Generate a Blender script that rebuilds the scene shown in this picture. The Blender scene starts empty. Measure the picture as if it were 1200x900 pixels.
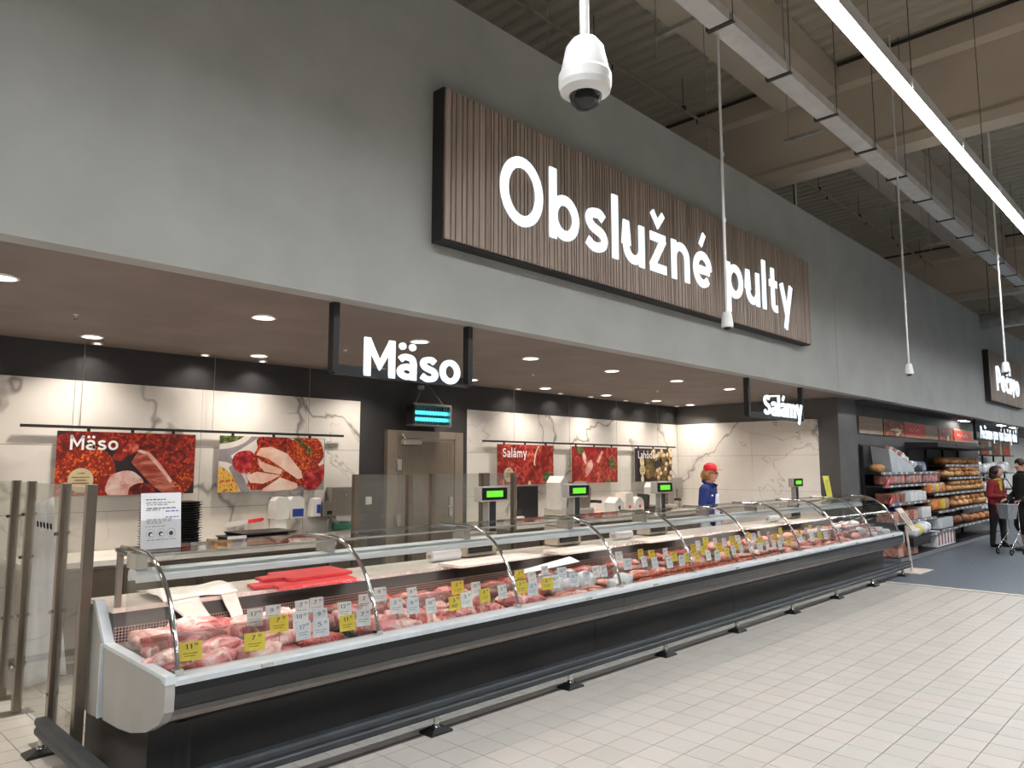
import bpy, math, random
import numpy as np
from mathutils import Vector, Matrix, noise as mnoise

random.seed(11)
C = bpy.context.scene.collection
SC = bpy.context.scene

# ------------------------------------------------------------------ camera, world, exposure
YAW, PITCH = math.radians(44.06), math.radians(6.35)
fwd = Vector((math.cos(YAW)*math.cos(PITCH), math.sin(YAW)*math.cos(PITCH), math.sin(PITCH)))
rgt = fwd.cross(Vector((0, 0, 1))).normalized()
upv = rgt.cross(fwd)
cam_d = bpy.data.cameras.new('camera'); cam = bpy.data.objects.new('camera', cam_d); C.objects.link(cam)
cam.matrix_world = Matrix(((rgt.x, upv.x, -fwd.x, 0), (rgt.y, upv.y, -fwd.y, 0), (rgt.z, upv.z, -fwd.z, 1.6), (0, 0, 0, 1)))
cam_d.sensor_width = 36.0; cam_d.sensor_fit = 'HORIZONTAL'; cam_d.lens = 865.5/1200*36.0
cam_d.clip_start = 0.05; cam_d.clip_end = 200
SC.camera = cam

W = bpy.data.worlds.new('hall_air'); SC.world = W; W.use_nodes = True
W.node_tree.nodes['Background'].inputs[0].default_value = (1.0, 0.98, 0.93, 1)
W.node_tree.nodes['Background'].inputs[1].default_value = 0.115
SC.view_settings.view_transform = 'Standard'; SC.view_settings.look = 'None'
SC.view_settings.gamma = 1.0; SC.view_settings.use_curve_mapping = False
SC.view_settings.exposure = 0.9
SC.cycles.use_denoising = True
SC.cycles.sample_clamp_indirect = 4.0
SC.cycles.max_bounces = 8; SC.cycles.transparent_max_bounces = 24
SC.cycles.caustics_reflective = False; SC.cycles.caustics_refractive = False

# lamp strengths (emission of the lamps' own diffusers)
L_STRIP, L_DOWN, L_SPOT, L_CANOPY, L_LETTER, L_PANEL = 50.0, 6.0, 6.0, 5.5, 0.85, 30.0

P_DOWN, P_SPOT = 5.5, 0.9      # watts of the soffit downlights (beam limited by their reflectors)

# ------------------------------------------------------------------ materials
def lin(c):
    return tuple((x/255/12.92 if x/255 <= 0.04045 else ((x/255+0.055)/1.055)**2.4) for x in c)

MATS = {}
def nodes_of(name):
    m = bpy.data.materials.new(name); m.use_nodes = True
    nt = m.node_tree; b = nt.nodes['Principled BSDF']
    MATS[name] = m
    return m, nt, b

def ramp(nt, fac, stops):
    r = nt.nodes.new('ShaderNodeValToRGB')
    el = r.color_ramp.elements
    while len(el) < len(stops): el.new(0.5)
    for e, (p, c) in zip(el, stops):
        e.position = p; e.color = (*lin(c), 1)
    nt.links.new(fac, r.inputs[0])
    return r.outputs[0]

def coords(nt, kind='Object', scale=(1, 1, 1), rnd=False):
    tc = nt.nodes.new('ShaderNodeTexCoord')
    mp = nt.nodes.new('ShaderNodeMapping'); mp.inputs['Scale'].default_value = scale
    nt.links.new(tc.outputs[kind], mp.inputs[0])
    if rnd:
        oi = nt.nodes.new('ShaderNodeObjectInfo')
        ml = nt.nodes.new('ShaderNodeMath'); ml.operation = 'MULTIPLY'; ml.inputs[1].default_value = 37.0
        nt.links.new(oi.outputs['Random'], ml.inputs[0]); nt.links.new(ml.outputs[0], mp.inputs['Location'])
    return mp.outputs[0]

def tex_noise(nt, vec, scale, detail=4, rough=0.55, dist=0.0):
    n = nt.nodes.new('ShaderNodeTexNoise')
    n.inputs['Scale'].default_value = scale; n.inputs['Detail'].default_value = detail
    n.inputs['Roughness'].default_value = rough; n.inputs['Distortion'].default_value = dist
    nt.links.new(vec, n.inputs['Vector'])
    return n.outputs[0]

def bump(nt, b, h, strength, dist=0.01):
    bp = nt.nodes.new('ShaderNodeBump'); bp.inputs['Strength'].default_value = strength; bp.inputs['Distance'].default_value = dist
    nt.links.new(h, bp.inputs['Height']); nt.links.new(bp.outputs[0], b.inputs['Normal'])

def plain(name, col, rough=0.5, metal=0.0, var=0.04, scale=6.0, bmp=0.0, bscale=60, stretch=(1, 1, 1), emit=0.0, spec=0.5, kind='Object'):
    m, nt, b = nodes_of(name)
    v = coords(nt, kind, stretch)
    n = tex_noise(nt, v, scale)
    lo = tuple(max(0, c*(1-var*2)) for c in col); hi = tuple(min(255, c*(1+var*2)) for c in col)
    col_out = ramp(nt, n, [(0.3, lo), (0.7, hi)])
    nt.links.new(col_out, b.inputs['Base Color'])
    b.inputs['Roughness'].default_value = rough; b.inputs['Metallic'].default_value = metal
    b.inputs['Specular IOR Level'].default_value = spec
    if bmp: bump(nt, b, tex_noise(nt, v, bscale), bmp)
    if emit:
        b.inputs['Emission Color'].default_value = (*lin(col), 1); b.inputs['Emission Strength'].default_value = emit
    return m

def blend(name, stops, scale=8.0, rough=0.5, detail=5, dist=0.0, bmp=0.0, stretch=(1, 1, 1), vor=False, rnd=True, spec=0.5):
    """several colours mixed by noise (meat, bread crust, prints)"""
    m, nt, b = nodes_of(name)
    v = coords(nt, 'Object', stretch, rnd)
    if vor:
        n = nt.nodes.new('ShaderNodeTexVoronoi'); n.inputs['Scale'].default_value = scale
        n.inputs['Randomness'].default_value = 1.0
        w = nt.nodes.new('ShaderNodeMixRGB'); w.inputs[0].default_value = 0.25
        nn = nt.nodes.new('ShaderNodeTexNoise'); nn.inputs['Scale'].default_value = scale*0.7
        nt.links.new(v, nn.inputs['Vector']); nt.links.new(v, w.inputs[1]); nt.links.new(nn.outputs['Color'], w.inputs[2])
        nt.links.new(w.outputs[0], n.inputs['Vector'])
        f = n.outputs['Distance']
    else:
        f = tex_noise(nt, v, scale, detail, 0.6, dist)
    nt.links.new(ramp(nt, f, stops), b.inputs['Base Color'])
    b.inputs['Roughness'].default_value = rough; b.inputs['Specular IOR Level'].default_value = spec
    if bmp: bump(nt, b, f, bmp, 0.01)
    return m

def lamp_mat(name, col, strength):
    m, nt, b = nodes_of(name)
    e = nt.nodes.new('ShaderNodeEmission'); e.inputs[0].default_value = (*lin(col), 1); e.inputs[1].default_value = strength
    nt.links.new(e.outputs[0], nt.nodes['Material Output'].inputs[0]); nt.nodes.remove(b)
    return m

def glass_mat(name, tint=(247, 248, 247), boost=1.0, haze=0.0):
    m, nt, b = nodes_of(name); nt.nodes.remove(b)
    t = nt.nodes.new('ShaderNodeBsdfTransparent'); t.inputs[0].default_value = (*lin(tint), 1)
    g = nt.nodes.new('ShaderNodeBsdfGlossy'); g.inputs['Roughness'].default_value = 0.03
    f = nt.nodes.new('ShaderNodeLayerWeight'); f.inputs[0].default_value = 0.5      # Schlick: 0.04 + 0.96 (1 - cos)^5
    pw = nt.nodes.new('ShaderNodeMath'); pw.operation = 'POWER'; pw.inputs[1].default_value = 5.0
    nt.links.new(f.outputs['Facing'], pw.inputs[0])
    ml = nt.nodes.new('ShaderNodeMath'); ml.operation = 'MULTIPLY_ADD'; ml.inputs[1].default_value = 0.6*boost; ml.inputs[2].default_value = 0.03*boost
    nt.links.new(pw.outputs[0], ml.inputs[0])
    mx = nt.nodes.new('ShaderNodeMixShader')
    nt.links.new(ml.outputs[0], mx.inputs[0]); nt.links.new(t.outputs[0], mx.inputs[1]); nt.links.new(g.outputs[0], mx.inputs[2])
    out = mx.outputs[0]
    if haze:
        d = nt.nodes.new('ShaderNodeBsdfDiffuse'); d.inputs[0].default_value = (*lin((200, 198, 192)), 1)
        nn = tex_noise(nt, coords(nt, 'Object'), 2.0)
        mm = nt.nodes.new('ShaderNodeMath'); mm.operation = 'MULTIPLY'; mm.inputs[1].default_value = haze*2
        nt.links.new(nn, mm.inputs[0])
        m2 = nt.nodes.new('ShaderNodeMixShader'); nt.links.new(mm.outputs[0], m2.inputs[0])
        nt.links.new(out, m2.inputs[1]); nt.links.new(d.outputs[0], m2.inputs[2]); out = m2.outputs[0]
    nt.links.new(out, nt.nodes['Material Output'].inputs[0])
    return m

def marble_mat():
    m, nt, b = nodes_of('marble')
    geo = nt.nodes.new('ShaderNodeNewGeometry')
    mp = nt.nodes.new('ShaderNodeMapping'); mp.inputs['Rotation'].default_value = (0.3, 0.55, 0.2)
    nt.links.new(geo.outputs['Position'], mp.inputs[0])
    v = mp.outputs[0]
    def vein(scale, thr, seed, dist):
        mp2 = nt.nodes.new('ShaderNodeMapping'); mp2.inputs['Location'].default_value = (seed, seed*0.7, seed*1.3)
        nt.links.new(v, mp2.inputs[0])
        n = tex_noise(nt, mp2.outputs[0], scale, 5, 0.5, dist)
        s = nt.nodes.new('ShaderNodeMath'); s.operation = 'SUBTRACT'; s.inputs[1].default_value = 0.5; nt.links.new(n, s.inputs[0])
        a = nt.nodes.new('ShaderNodeMath'); a.operation = 'ABSOLUTE'; nt.links.new(s.outputs[0], a.inputs[0])
        mr = nt.nodes.new('ShaderNodeMapRange'); mr.inputs[1].default_value = 0; mr.inputs[2].default_value = thr
        mr.inputs[3].default_value = 1; mr.inputs[4].default_value = 0
        nt.links.new(a.outputs[0], mr.inputs[0])
        return mr.outputs[0]
    def mask(scale, lo, hi, seed):
        mp2 = nt.nodes.new('ShaderNodeMapping'); mp2.inputs['Location'].default_value = (seed, seed, seed); nt.links.new(v, mp2.inputs[0])
        n = tex_noise(nt, mp2.outputs[0], scale, 2)
        mr = nt.nodes.new('ShaderNodeMapRange'); mr.inputs[1].default_value = lo; mr.inputs[2].default_value = hi
        nt.links.new(n, mr.inputs[0]); return mr.outputs[0]
    def mul(a, b2):
        q = nt.nodes.new('ShaderNodeMath'); q.operation = 'MULTIPLY'; nt.links.new(a, q.inputs[0])
        if isinstance(b2, float): q.inputs[1].default_value = b2
        else: nt.links.new(b2, q.inputs[1])
        return q.outputs[0]
    def mixc(fac, c1, c2):
        mx = nt.nodes.new('ShaderNodeMixRGB'); nt.links.new(fac, mx.inputs[0])
        if isinstance(c1, tuple): mx.inputs[1].default_value = (*lin(c1), 1)
        else: nt.links.new(c1, mx.inputs[1])
        mx.inputs[2].default_value = (*lin(c2), 1); return mx.outputs[0]
    base = ramp(nt, tex_noise(nt, v, 1.2), [(0.35, (226, 221, 214)), (0.65, (236, 232, 226))])
    m1 = mask(0.9, 0.36, 0.48, 9.0)
    c = mixc(mul(mul(vein(0.42, 0.0075, 3.1, 0.35), m1), 0.85), base, (132, 124, 117))
    c = mixc(mul(mul(vein(0.42, 0.035, 3.1, 0.35), mul(m1, mask(2.3, 0.48, 0.62, 2.0))), 0.45), c, (160, 152, 146))
    c = mixc(mul(mul(vein(0.8, 0.007, 8.3, 0.5), mask(0.8, 0.47, 0.58, 5.0)), 0.55), c, (150, 141, 134))
    nt.links.new(c, b.inputs['Base Color']); b.inputs['Roughness'].default_value = 0.12
    return m

def tile_mat():
    m, nt, b = nodes_of('floor_tile')
    oi = nt.nodes.new('ShaderNodeObjectInfo'); geo = nt.nodes.new('ShaderNodeNewGeometry')
    ad = nt.nodes.new('ShaderNodeMath'); ad.operation = 'ADD'
    nt.links.new(oi.outputs['Random'], ad.inputs[0]); nt.links.new(geo.outputs['Random Per Island'], ad.inputs[1])
    fr = nt.nodes.new('ShaderNodeMath'); fr.operation = 'FRACT'; nt.links.new(ad.outputs[0], fr.inputs[0])
    c1 = ramp(nt, fr.outputs[0], [(0.0, (188, 183, 175)), (0.45, (194, 190, 183)), (0.8, (197, 189, 181)), (1.0, (186, 183, 176))])
    sp = tex_noise(nt, geo.outputs['Position'], 160, 2)
    mx = nt.nodes.new('ShaderNodeMixRGB'); mx.blend_type = 'MULTIPLY'; mx.inputs[0].default_value = 0.25
    nt.links.new(c1, mx.inputs[1]); nt.links.new(ramp(nt, sp, [(0.35, (205, 205, 205)), (0.6, (255, 255, 255))]), mx.inputs[2])
    nt.links.new(mx.outputs[0], b.inputs['Base Color'])
    b.inputs['Roughness'].default_value = 0.28
    return m

def wood_mat(name, lo, hi, scale=1.0, stretch=(14, 14, 0.7)):
    m, nt, b = nodes_of(name)
    v = coords(nt, 'Object', stretch, True)
    n = tex_noise(nt, v, 2.2*scale, 6, 0.65, 0.6)
    c = ramp(nt, n, [(0.3, lo), (0.7, hi)])
    oi = nt.nodes.new('ShaderNodeObjectInfo')
    mx = nt.nodes.new('ShaderNodeMixRGB'); mx.blend_type = 'MULTIPLY'; mx.inputs[0].default_value = 0.5
    nt.links.new(c, mx.inputs[1]); nt.links.new(ramp(nt, oi.outputs['Random'], [(0, (175, 172, 170)), (1, (255, 255, 255))]), mx.inputs[2])
    nt.links.new(mx.outputs[0], b.inputs['Base Color']); b.inputs['Roughness'].default_value = 0.55
    return m

def perforated_mat():
    m, nt, b = nodes_of('perforated_steel')
    v = coords(nt, 'Object', (1, 1, 1))
    vo = nt.nodes.new('ShaderNodeTexVoronoi'); vo.inputs['Scale'].default_value = 62; vo.inputs['Randomness'].default_value = 0.05
    nt.links.new(v, vo.inputs['Vector'])
    nt.links.new(ramp(nt, vo.outputs['Distance'], [(0.36, (36, 26, 25)), (0.44, (196, 172, 165))]), b.inputs['Base Color'])
    b.inputs['Metallic'].default_value = 0.3; b.inputs['Roughness'].default_value = 0.4
    return m

plain('fascia_paint', (158, 159, 155), 0.75, var=0.02, scale=1.5, bmp=0.05, bscale=90)
plain('soffit_paint', (116, 105, 99), 0.7, var=0.03, scale=2)
plain('charcoal_paint', (52, 52, 54), 0.6, var=0.05, scale=2)
plain('charcoal_board', (80, 78, 77), 0.6, var=0.05, scale=2)
plain('white_wall', (225, 225, 222), 0.6, var=0.02, scale=2)
plain('grout', (104, 98, 91), 0.8, var=0.05, scale=20)
plain('drain_strip', (98, 90, 84), 0.5, var=0.08, scale=12)
plain('blue_floor', (98, 106, 115), 0.42, var=0.06, scale=18)
plain('floor_edge', (222, 218, 208), 0.5)
plain('deck_steel', (180, 172, 154), 0.6, var=0.01, scale=1)
plain('concrete', (200, 186, 168), 0.8, var=0.015, scale=1)
plain('dark_steel', (56, 52, 48), 0.6, var=0.05)
plain('duct_steel', (168, 164, 158), 0.4, 0.6, var=0.05)
plain('pipe_paint', (172, 160, 144), 0.6)
plain('tray_white', (206, 203, 198), 0.5, var=0.02)
plain('white_plastic', (228, 228, 226), 0.35, var=0.015)
plain('black_plastic', (20, 20, 21), 0.4, var=0.1)
plain('black_matte', (26, 26, 27), 0.6, var=0.08)
plain('counter_black', (24, 24, 25), 0.36, var=0.06, scale=3)
plain('lip_black', (27, 28, 30), 0.25, var=0.05, scale=3)
plain('lip_grey', (84, 84, 82), 0.4, var=0.03)
plain('sill_grey', (196, 202, 206), 0.35, 0.2, var=0.02)
plain('end_grey', (160, 159, 154), 0.45, var=0.02, scale=3)
plain('end_trim', (196, 204, 208), 0.3, var=0.02)
plain('liner_dark', (52, 48, 47), 0.45, 0.2, var=0.05, scale=4)
plain('liner_deck', (150, 140, 136), 0.35, 0.6, var=0.05)
plain('canopy_grey', (220, 228, 231), 0.35, var=0.01)
plain('steel', (170, 163, 154), 0.28, 0.9, var=0.02, scale=5)
plain('steel_brown', (136, 126, 115), 0.3, 0.9, var=0.02, scale=3)
plain('steel_door', (182, 168, 152), 0.34, 0.8, var=0.02, scale=2)
plain('chrome', (205, 205, 203), 0.12, 1.0, var=0.02)
plain('bright_steel', (212, 208, 202), 0.25, 0.7, var=0.03)
plain('shelf_steel', (228, 222, 214), 0.3, 0.35, var=0.03)
plain('bumper', (44, 49, 54), 0.5, var=0.05)
plain('bumper_groove', (30, 33, 37), 0.5, var=0.05)
plain('worktop_white', (226, 222, 214), 0.4, var=0.02)
plain('paper_white', (240, 240, 242), 0.6, var=0.01)
plain('ink', (60, 60, 66), 0.7, var=0.02)
plain('ink_mid', (104, 104, 112), 0.7, var=0.02)
plain('ink_grey', (150, 150, 158), 0.7, var=0.02)
plain('tag_yellow', (222, 198, 66), 0.5, var=0.03, scale=20)
plain('tag_white', (224, 224, 222), 0.5, var=0.03, scale=20)
plain('tag_blue', (214, 217, 222), 0.5, var=0.03, scale=20)
plain('sheet_yellow', (226, 218, 84), 0.6, var=0.03)
plain('board_red', (206, 66, 72), 0.45, var=0.03)
plain('board_white', (236, 230, 222), 0.45, var=0.02)
plain('bag_white', (244, 238, 230), 0.4, var=0.03, scale=12)
plain('beige_case', (202, 188, 168), 0.5, var=0.03)
plain('grey_case', (160, 157, 152), 0.5, var=0.03)
plain('blue_label', (38, 66, 150), 0.4)
plain('green_bag', (62, 140, 112), 0.4, var=0.1)
plain('knife_red', (216, 58, 58), 0.4)
plain('poster_dark', (38, 30, 34), 0.5, var=0.1)
plain('lcd_black', (12, 12, 12), 0.25, var=0.02)
lamp_mat('lcd_green', (110, 214, 60), 0.75)
lamp_mat('uv_tube', (70, 214, 246), 1.6)
lamp_mat('strip_lens', (250, 252, 255), L_STRIP)
lamp_mat('downlight_lens', (255, 245, 232), L_DOWN)
lamp_mat('spot_lens', (255, 245, 232), L_SPOT)
lamp_mat('panel_lens', (255, 252, 245), L_PANEL)
lamp_mat('canopy_lens', (255, 236, 228), L_CANOPY)
lamp_mat('letter_face', (226, 243, 255), L_LETTER)
glass_mat('clear_glass')
glass_mat('screen_glass', (240, 241, 238), 1.0, 0.07)  # grey diffuse mixed in to paint the veiling reflection on the panes
glass_mat('acrylic', (240, 240, 240), 1.6, 0.06)
glass_mat('dome_glass', (150, 150, 152), 2.0)
marble_mat(); tile_mat(); perforated_mat()
wood_mat('slat_wood', (138, 121, 109), (172, 153, 138))
wood_mat('panel_wood', (150, 128, 108), (182, 160, 138), 1.0, (0.7, 8, 8))

R0 = (120, 40, 42); R1 = (168, 62, 62); PK = (214, 128, 124); PL = (236, 190, 180); FT = (244, 226, 214)
blend('pork', [(0.30, (122, 40, 46)), (0.42, (186, 92, 94)), (0.55, (222, 148, 146)), (0.66, (242, 222, 214))], 9, 0.35, dist=1.2, bmp=0.3)
blend('pork_pale', [(0.3, (176, 92, 92)), (0.46, (222, 164, 158)), (0.62, FT)], 8, 0.38, dist=1.0, bmp=0.3)
blend('beef', [(0.32, (92, 26, 30)), (0.52, (148, 48, 50)), (0.66, (196, 112, 106)), (0.74, FT)], 9, 0.35, dist=1.4, bmp=0.3)
blend('offal', [(0.3, (84, 40, 34)), (0.5, (134, 72, 60)), (0.7, (176, 112, 96))], 7, 0.3, dist=0.8, bmp=0.4)
blend('rib_meat', [(0.36, (158, 54, 52)), (0.48, (206, 106, 100)), (0.6, (238, 200, 186))], 5, 0.35, dist=0.6, stretch=(5, 1, 1), bmp=0.4)
blend('mince', [(0.3, (150, 40, 40)), (0.5, (200, 72, 66)), (0.7, (228, 150, 140))], 60, 0.45, bmp=0.6)
blend('sausage_orange', [(0.3, (160, 52, 30)), (0.55, (206, 92, 52)), (0.72, (228, 146, 96))], 16, 0.3, bmp=0.1)
blend('sausage_red', [(0.3, (110, 24, 24)), (0.55, (164, 44, 38)), (0.72, (204, 92, 76))], 20, 0.3, bmp=0.1)
blend('sausage_pink', [(0.3, (196, 112, 96)), (0.55, (222, 146, 128)), (0.72, (238, 186, 168))], 14, 0.3, bmp=0.1)
blend('ham', [(0.3, (198, 106, 104)), (0.5, (228, 156, 148)), (0.7, (240, 206, 196))], 9, 0.35, dist=0.5)
blend('bacon', [(0.36, (156, 56, 46)), (0.5, (214, 130, 112)), (0.62, (242, 214, 196))], 4, 0.35, dist=0.4, stretch=(1, 7, 7))
blend('wrap_white', [(0.3, (196, 200, 204)), (0.5, (226, 228, 230)), (0.66, (244, 244, 244))], 12, 0.3, bmp=0.4)
blend('crust', [(0.3, (120, 66, 28)), (0.5, (184, 118, 62)), (0.7, (220, 168, 110))], 7, 0.55, bmp=0.25)
blend('crust_pale', [(0.3, (170, 110, 58)), (0.5, (208, 154, 96)), (0.7, (232, 196, 146))], 8, 0.55, bmp=0.25)
blend('crust_dark', [(0.3, (78, 44, 24)), (0.5, (128, 78, 44)), (0.7, (178, 124, 80))], 7, 0.55, bmp=0.25)
blend('pack_print', [(0.32, (150, 78, 58)), (0.45, (206, 176, 160)), (0.55, (196, 84, 76)), (0.66, (226, 210, 196))], 14, 0.35)
blend('pack_print_cool', [(0.32, (96, 60, 66)), (0.46, (190, 170, 176)), (0.58, (150, 74, 84)), (0.68, (214, 206, 206))], 14, 0.35)
blend('pack_orange', [(0.32, (170, 76, 26)), (0.5, (222, 120, 48)), (0.68, (236, 186, 110))], 9, 0.35)
blend('pack_brown', [(0.32, (96, 54, 42)), (0.5, (150, 92, 74)), (0.68, (190, 136, 116))], 8, 0.45)
blend('carton_grey', [(0.3, (176, 182, 186)), (0.7, (202, 206, 208))], 3, 0.6)
plain('carton_brown', (160, 122, 86), 0.7, var=0.06)
plain('price_rail', (128, 130, 134), 0.4, var=0.02)
plain('shelf_dark', (30, 29, 30), 0.55, var=0.06)
plain('sign_red', (226, 54, 22), 0.5, var=0.02)
plain('promo_red', (220, 40, 62), 0.45, var=0.02)
plain('pack_blue', (54, 72, 150), 0.4, var=0.1)
plain('pack_bluegrey', (150, 168, 186), 0.4, var=0.08)
plain('pack_yellow', (226, 206, 66), 0.4, var=0.05)
plain('stand_white', (214, 200, 186), 0.5, var=0.03)
plain('skin', (214, 160, 138), 0.5, var=0.03, scale=10)
plain('cloth_blue', (20, 44, 110), 0.8, var=0.1, scale=10, bmp=0.1)
plain('cloth_white', (226, 230, 240), 0.8, var=0.03)
plain('cloth_red', (130, 28, 34), 0.8, var=0.1, scale=10, bmp=0.1)
plain('cloth_black', (24, 23, 24), 0.8, var=0.1, scale=10)
plain('scarf_yellow', (190, 160, 40), 0.8, var=0.15, scale=20)
plain('cap_red', (222, 36, 52), 0.6, var=0.03)
plain('hair_dark', (44, 26, 22), 0.5, var=0.2, scale=20, stretch=(1, 1, 0.3))
plain('hair_blond', (176, 126, 72), 0.5, var=0.12, scale=20)
plain('leather_black', (18, 17, 17), 0.35, var=0.1)
plain('rubber', (24, 24, 26), 0.6)
plain('basket_grey', (140, 142, 146), 0.45, var=0.05)
plain('eye_white', (230, 228, 224), 0.3)
plain('lips', (176, 84, 80), 0.5)
# printed pictures
blend('print_roast', [(0.0, (252, 206, 110)), (0.18, (236, 128, 40)), (0.36, (200, 70, 24)), (0.6, (126, 30, 14))], 22, 0.5, vor=True, rnd=False)
blend('print_roast_red', [(0.0, (226, 120, 50)), (0.2, (186, 58, 26)), (0.45, (138, 30, 18)), (0.7, (84, 18, 12))], 18, 0.5, vor=True, rnd=False)
blend('print_meat', [(0.3, (116, 32, 26)), (0.5, (168, 74, 58)), (0.66, (206, 132, 108))], 5, 0.5, dist=1.0, stretch=(1, 4, 4), rnd=False)
blend('print_pink', [(0.32, (186, 110, 104)), (0.5, (222, 170, 160)), (0.66, (240, 214, 204))], 7, 0.5, dist=0.5, rnd=False)
blend('print_ham', [(0.32, (214, 160, 140)), (0.5, (234, 194, 174)), (0.66, (244, 220, 204))], 5, 0.5, dist=0.6, rnd=False)
blend('print_herb', [(0.34, (36, 44, 20)), (0.5, (74, 92, 40)), (0.64, (140, 140, 84))], 26, 0.5, rnd=False)
blend('print_fruit', [(0.34, (90, 10, 20)), (0.5, (160, 22, 34)), (0.64, (214, 90, 84))], 14, 0.5, rnd=False)
blend('print_grain', [(0.34, (196, 130, 40)), (0.5, (232, 196, 90)), (0.6, (190, 60, 40)), (0.66, (90, 110, 40))], 24, 0.5, vor=False, rnd=False)
blend('print_plate', [(0.3, (206, 198, 194)), (0.7, (228, 222, 216))], 4, 0.5, rnd=False)
blend('print_slate', [(0.3, (118, 112, 118)), (0.7, (160, 154, 158))], 5, 0.5, rnd=False)
blend('print_salami', [(0.3, (74, 12, 12)), (0.5, (168, 44, 36)), (0.68, (226, 124, 98))], 13, 0.5, dist=0.8, rnd=False)
blend('print_salami_deep', [(0.3, (74, 10, 12)), (0.5, (138, 24, 22)), (0.66, (186, 56, 44))], 8, 0.5, dist=0.8, rnd=False)
blend('print_cream', [(0.3, (196, 172, 130)), (0.5, (226, 208, 170)), (0.66, (244, 234, 206))], 9, 0.5, rnd=False)
blend('print_olive', [(0.3, (40, 38, 18)), (0.5, (92, 82, 34)), (0.66, (150, 120, 56))], 14, 0.5, rnd=False)
blend('print_brown', [(0.3, (66, 44, 24)), (0.5, (132, 92, 48)), (0.66, (196, 156, 100))], 12, 0.5, rnd=False)
blend('print_choc', [(0.3, (60, 24, 12)), (0.5, (128, 58, 30)), (0.66, (190, 120, 80))], 8, 0.5, rnd=False)
plain('seal_cream', (206, 192, 156), 0.5, var=0.03)

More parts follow.
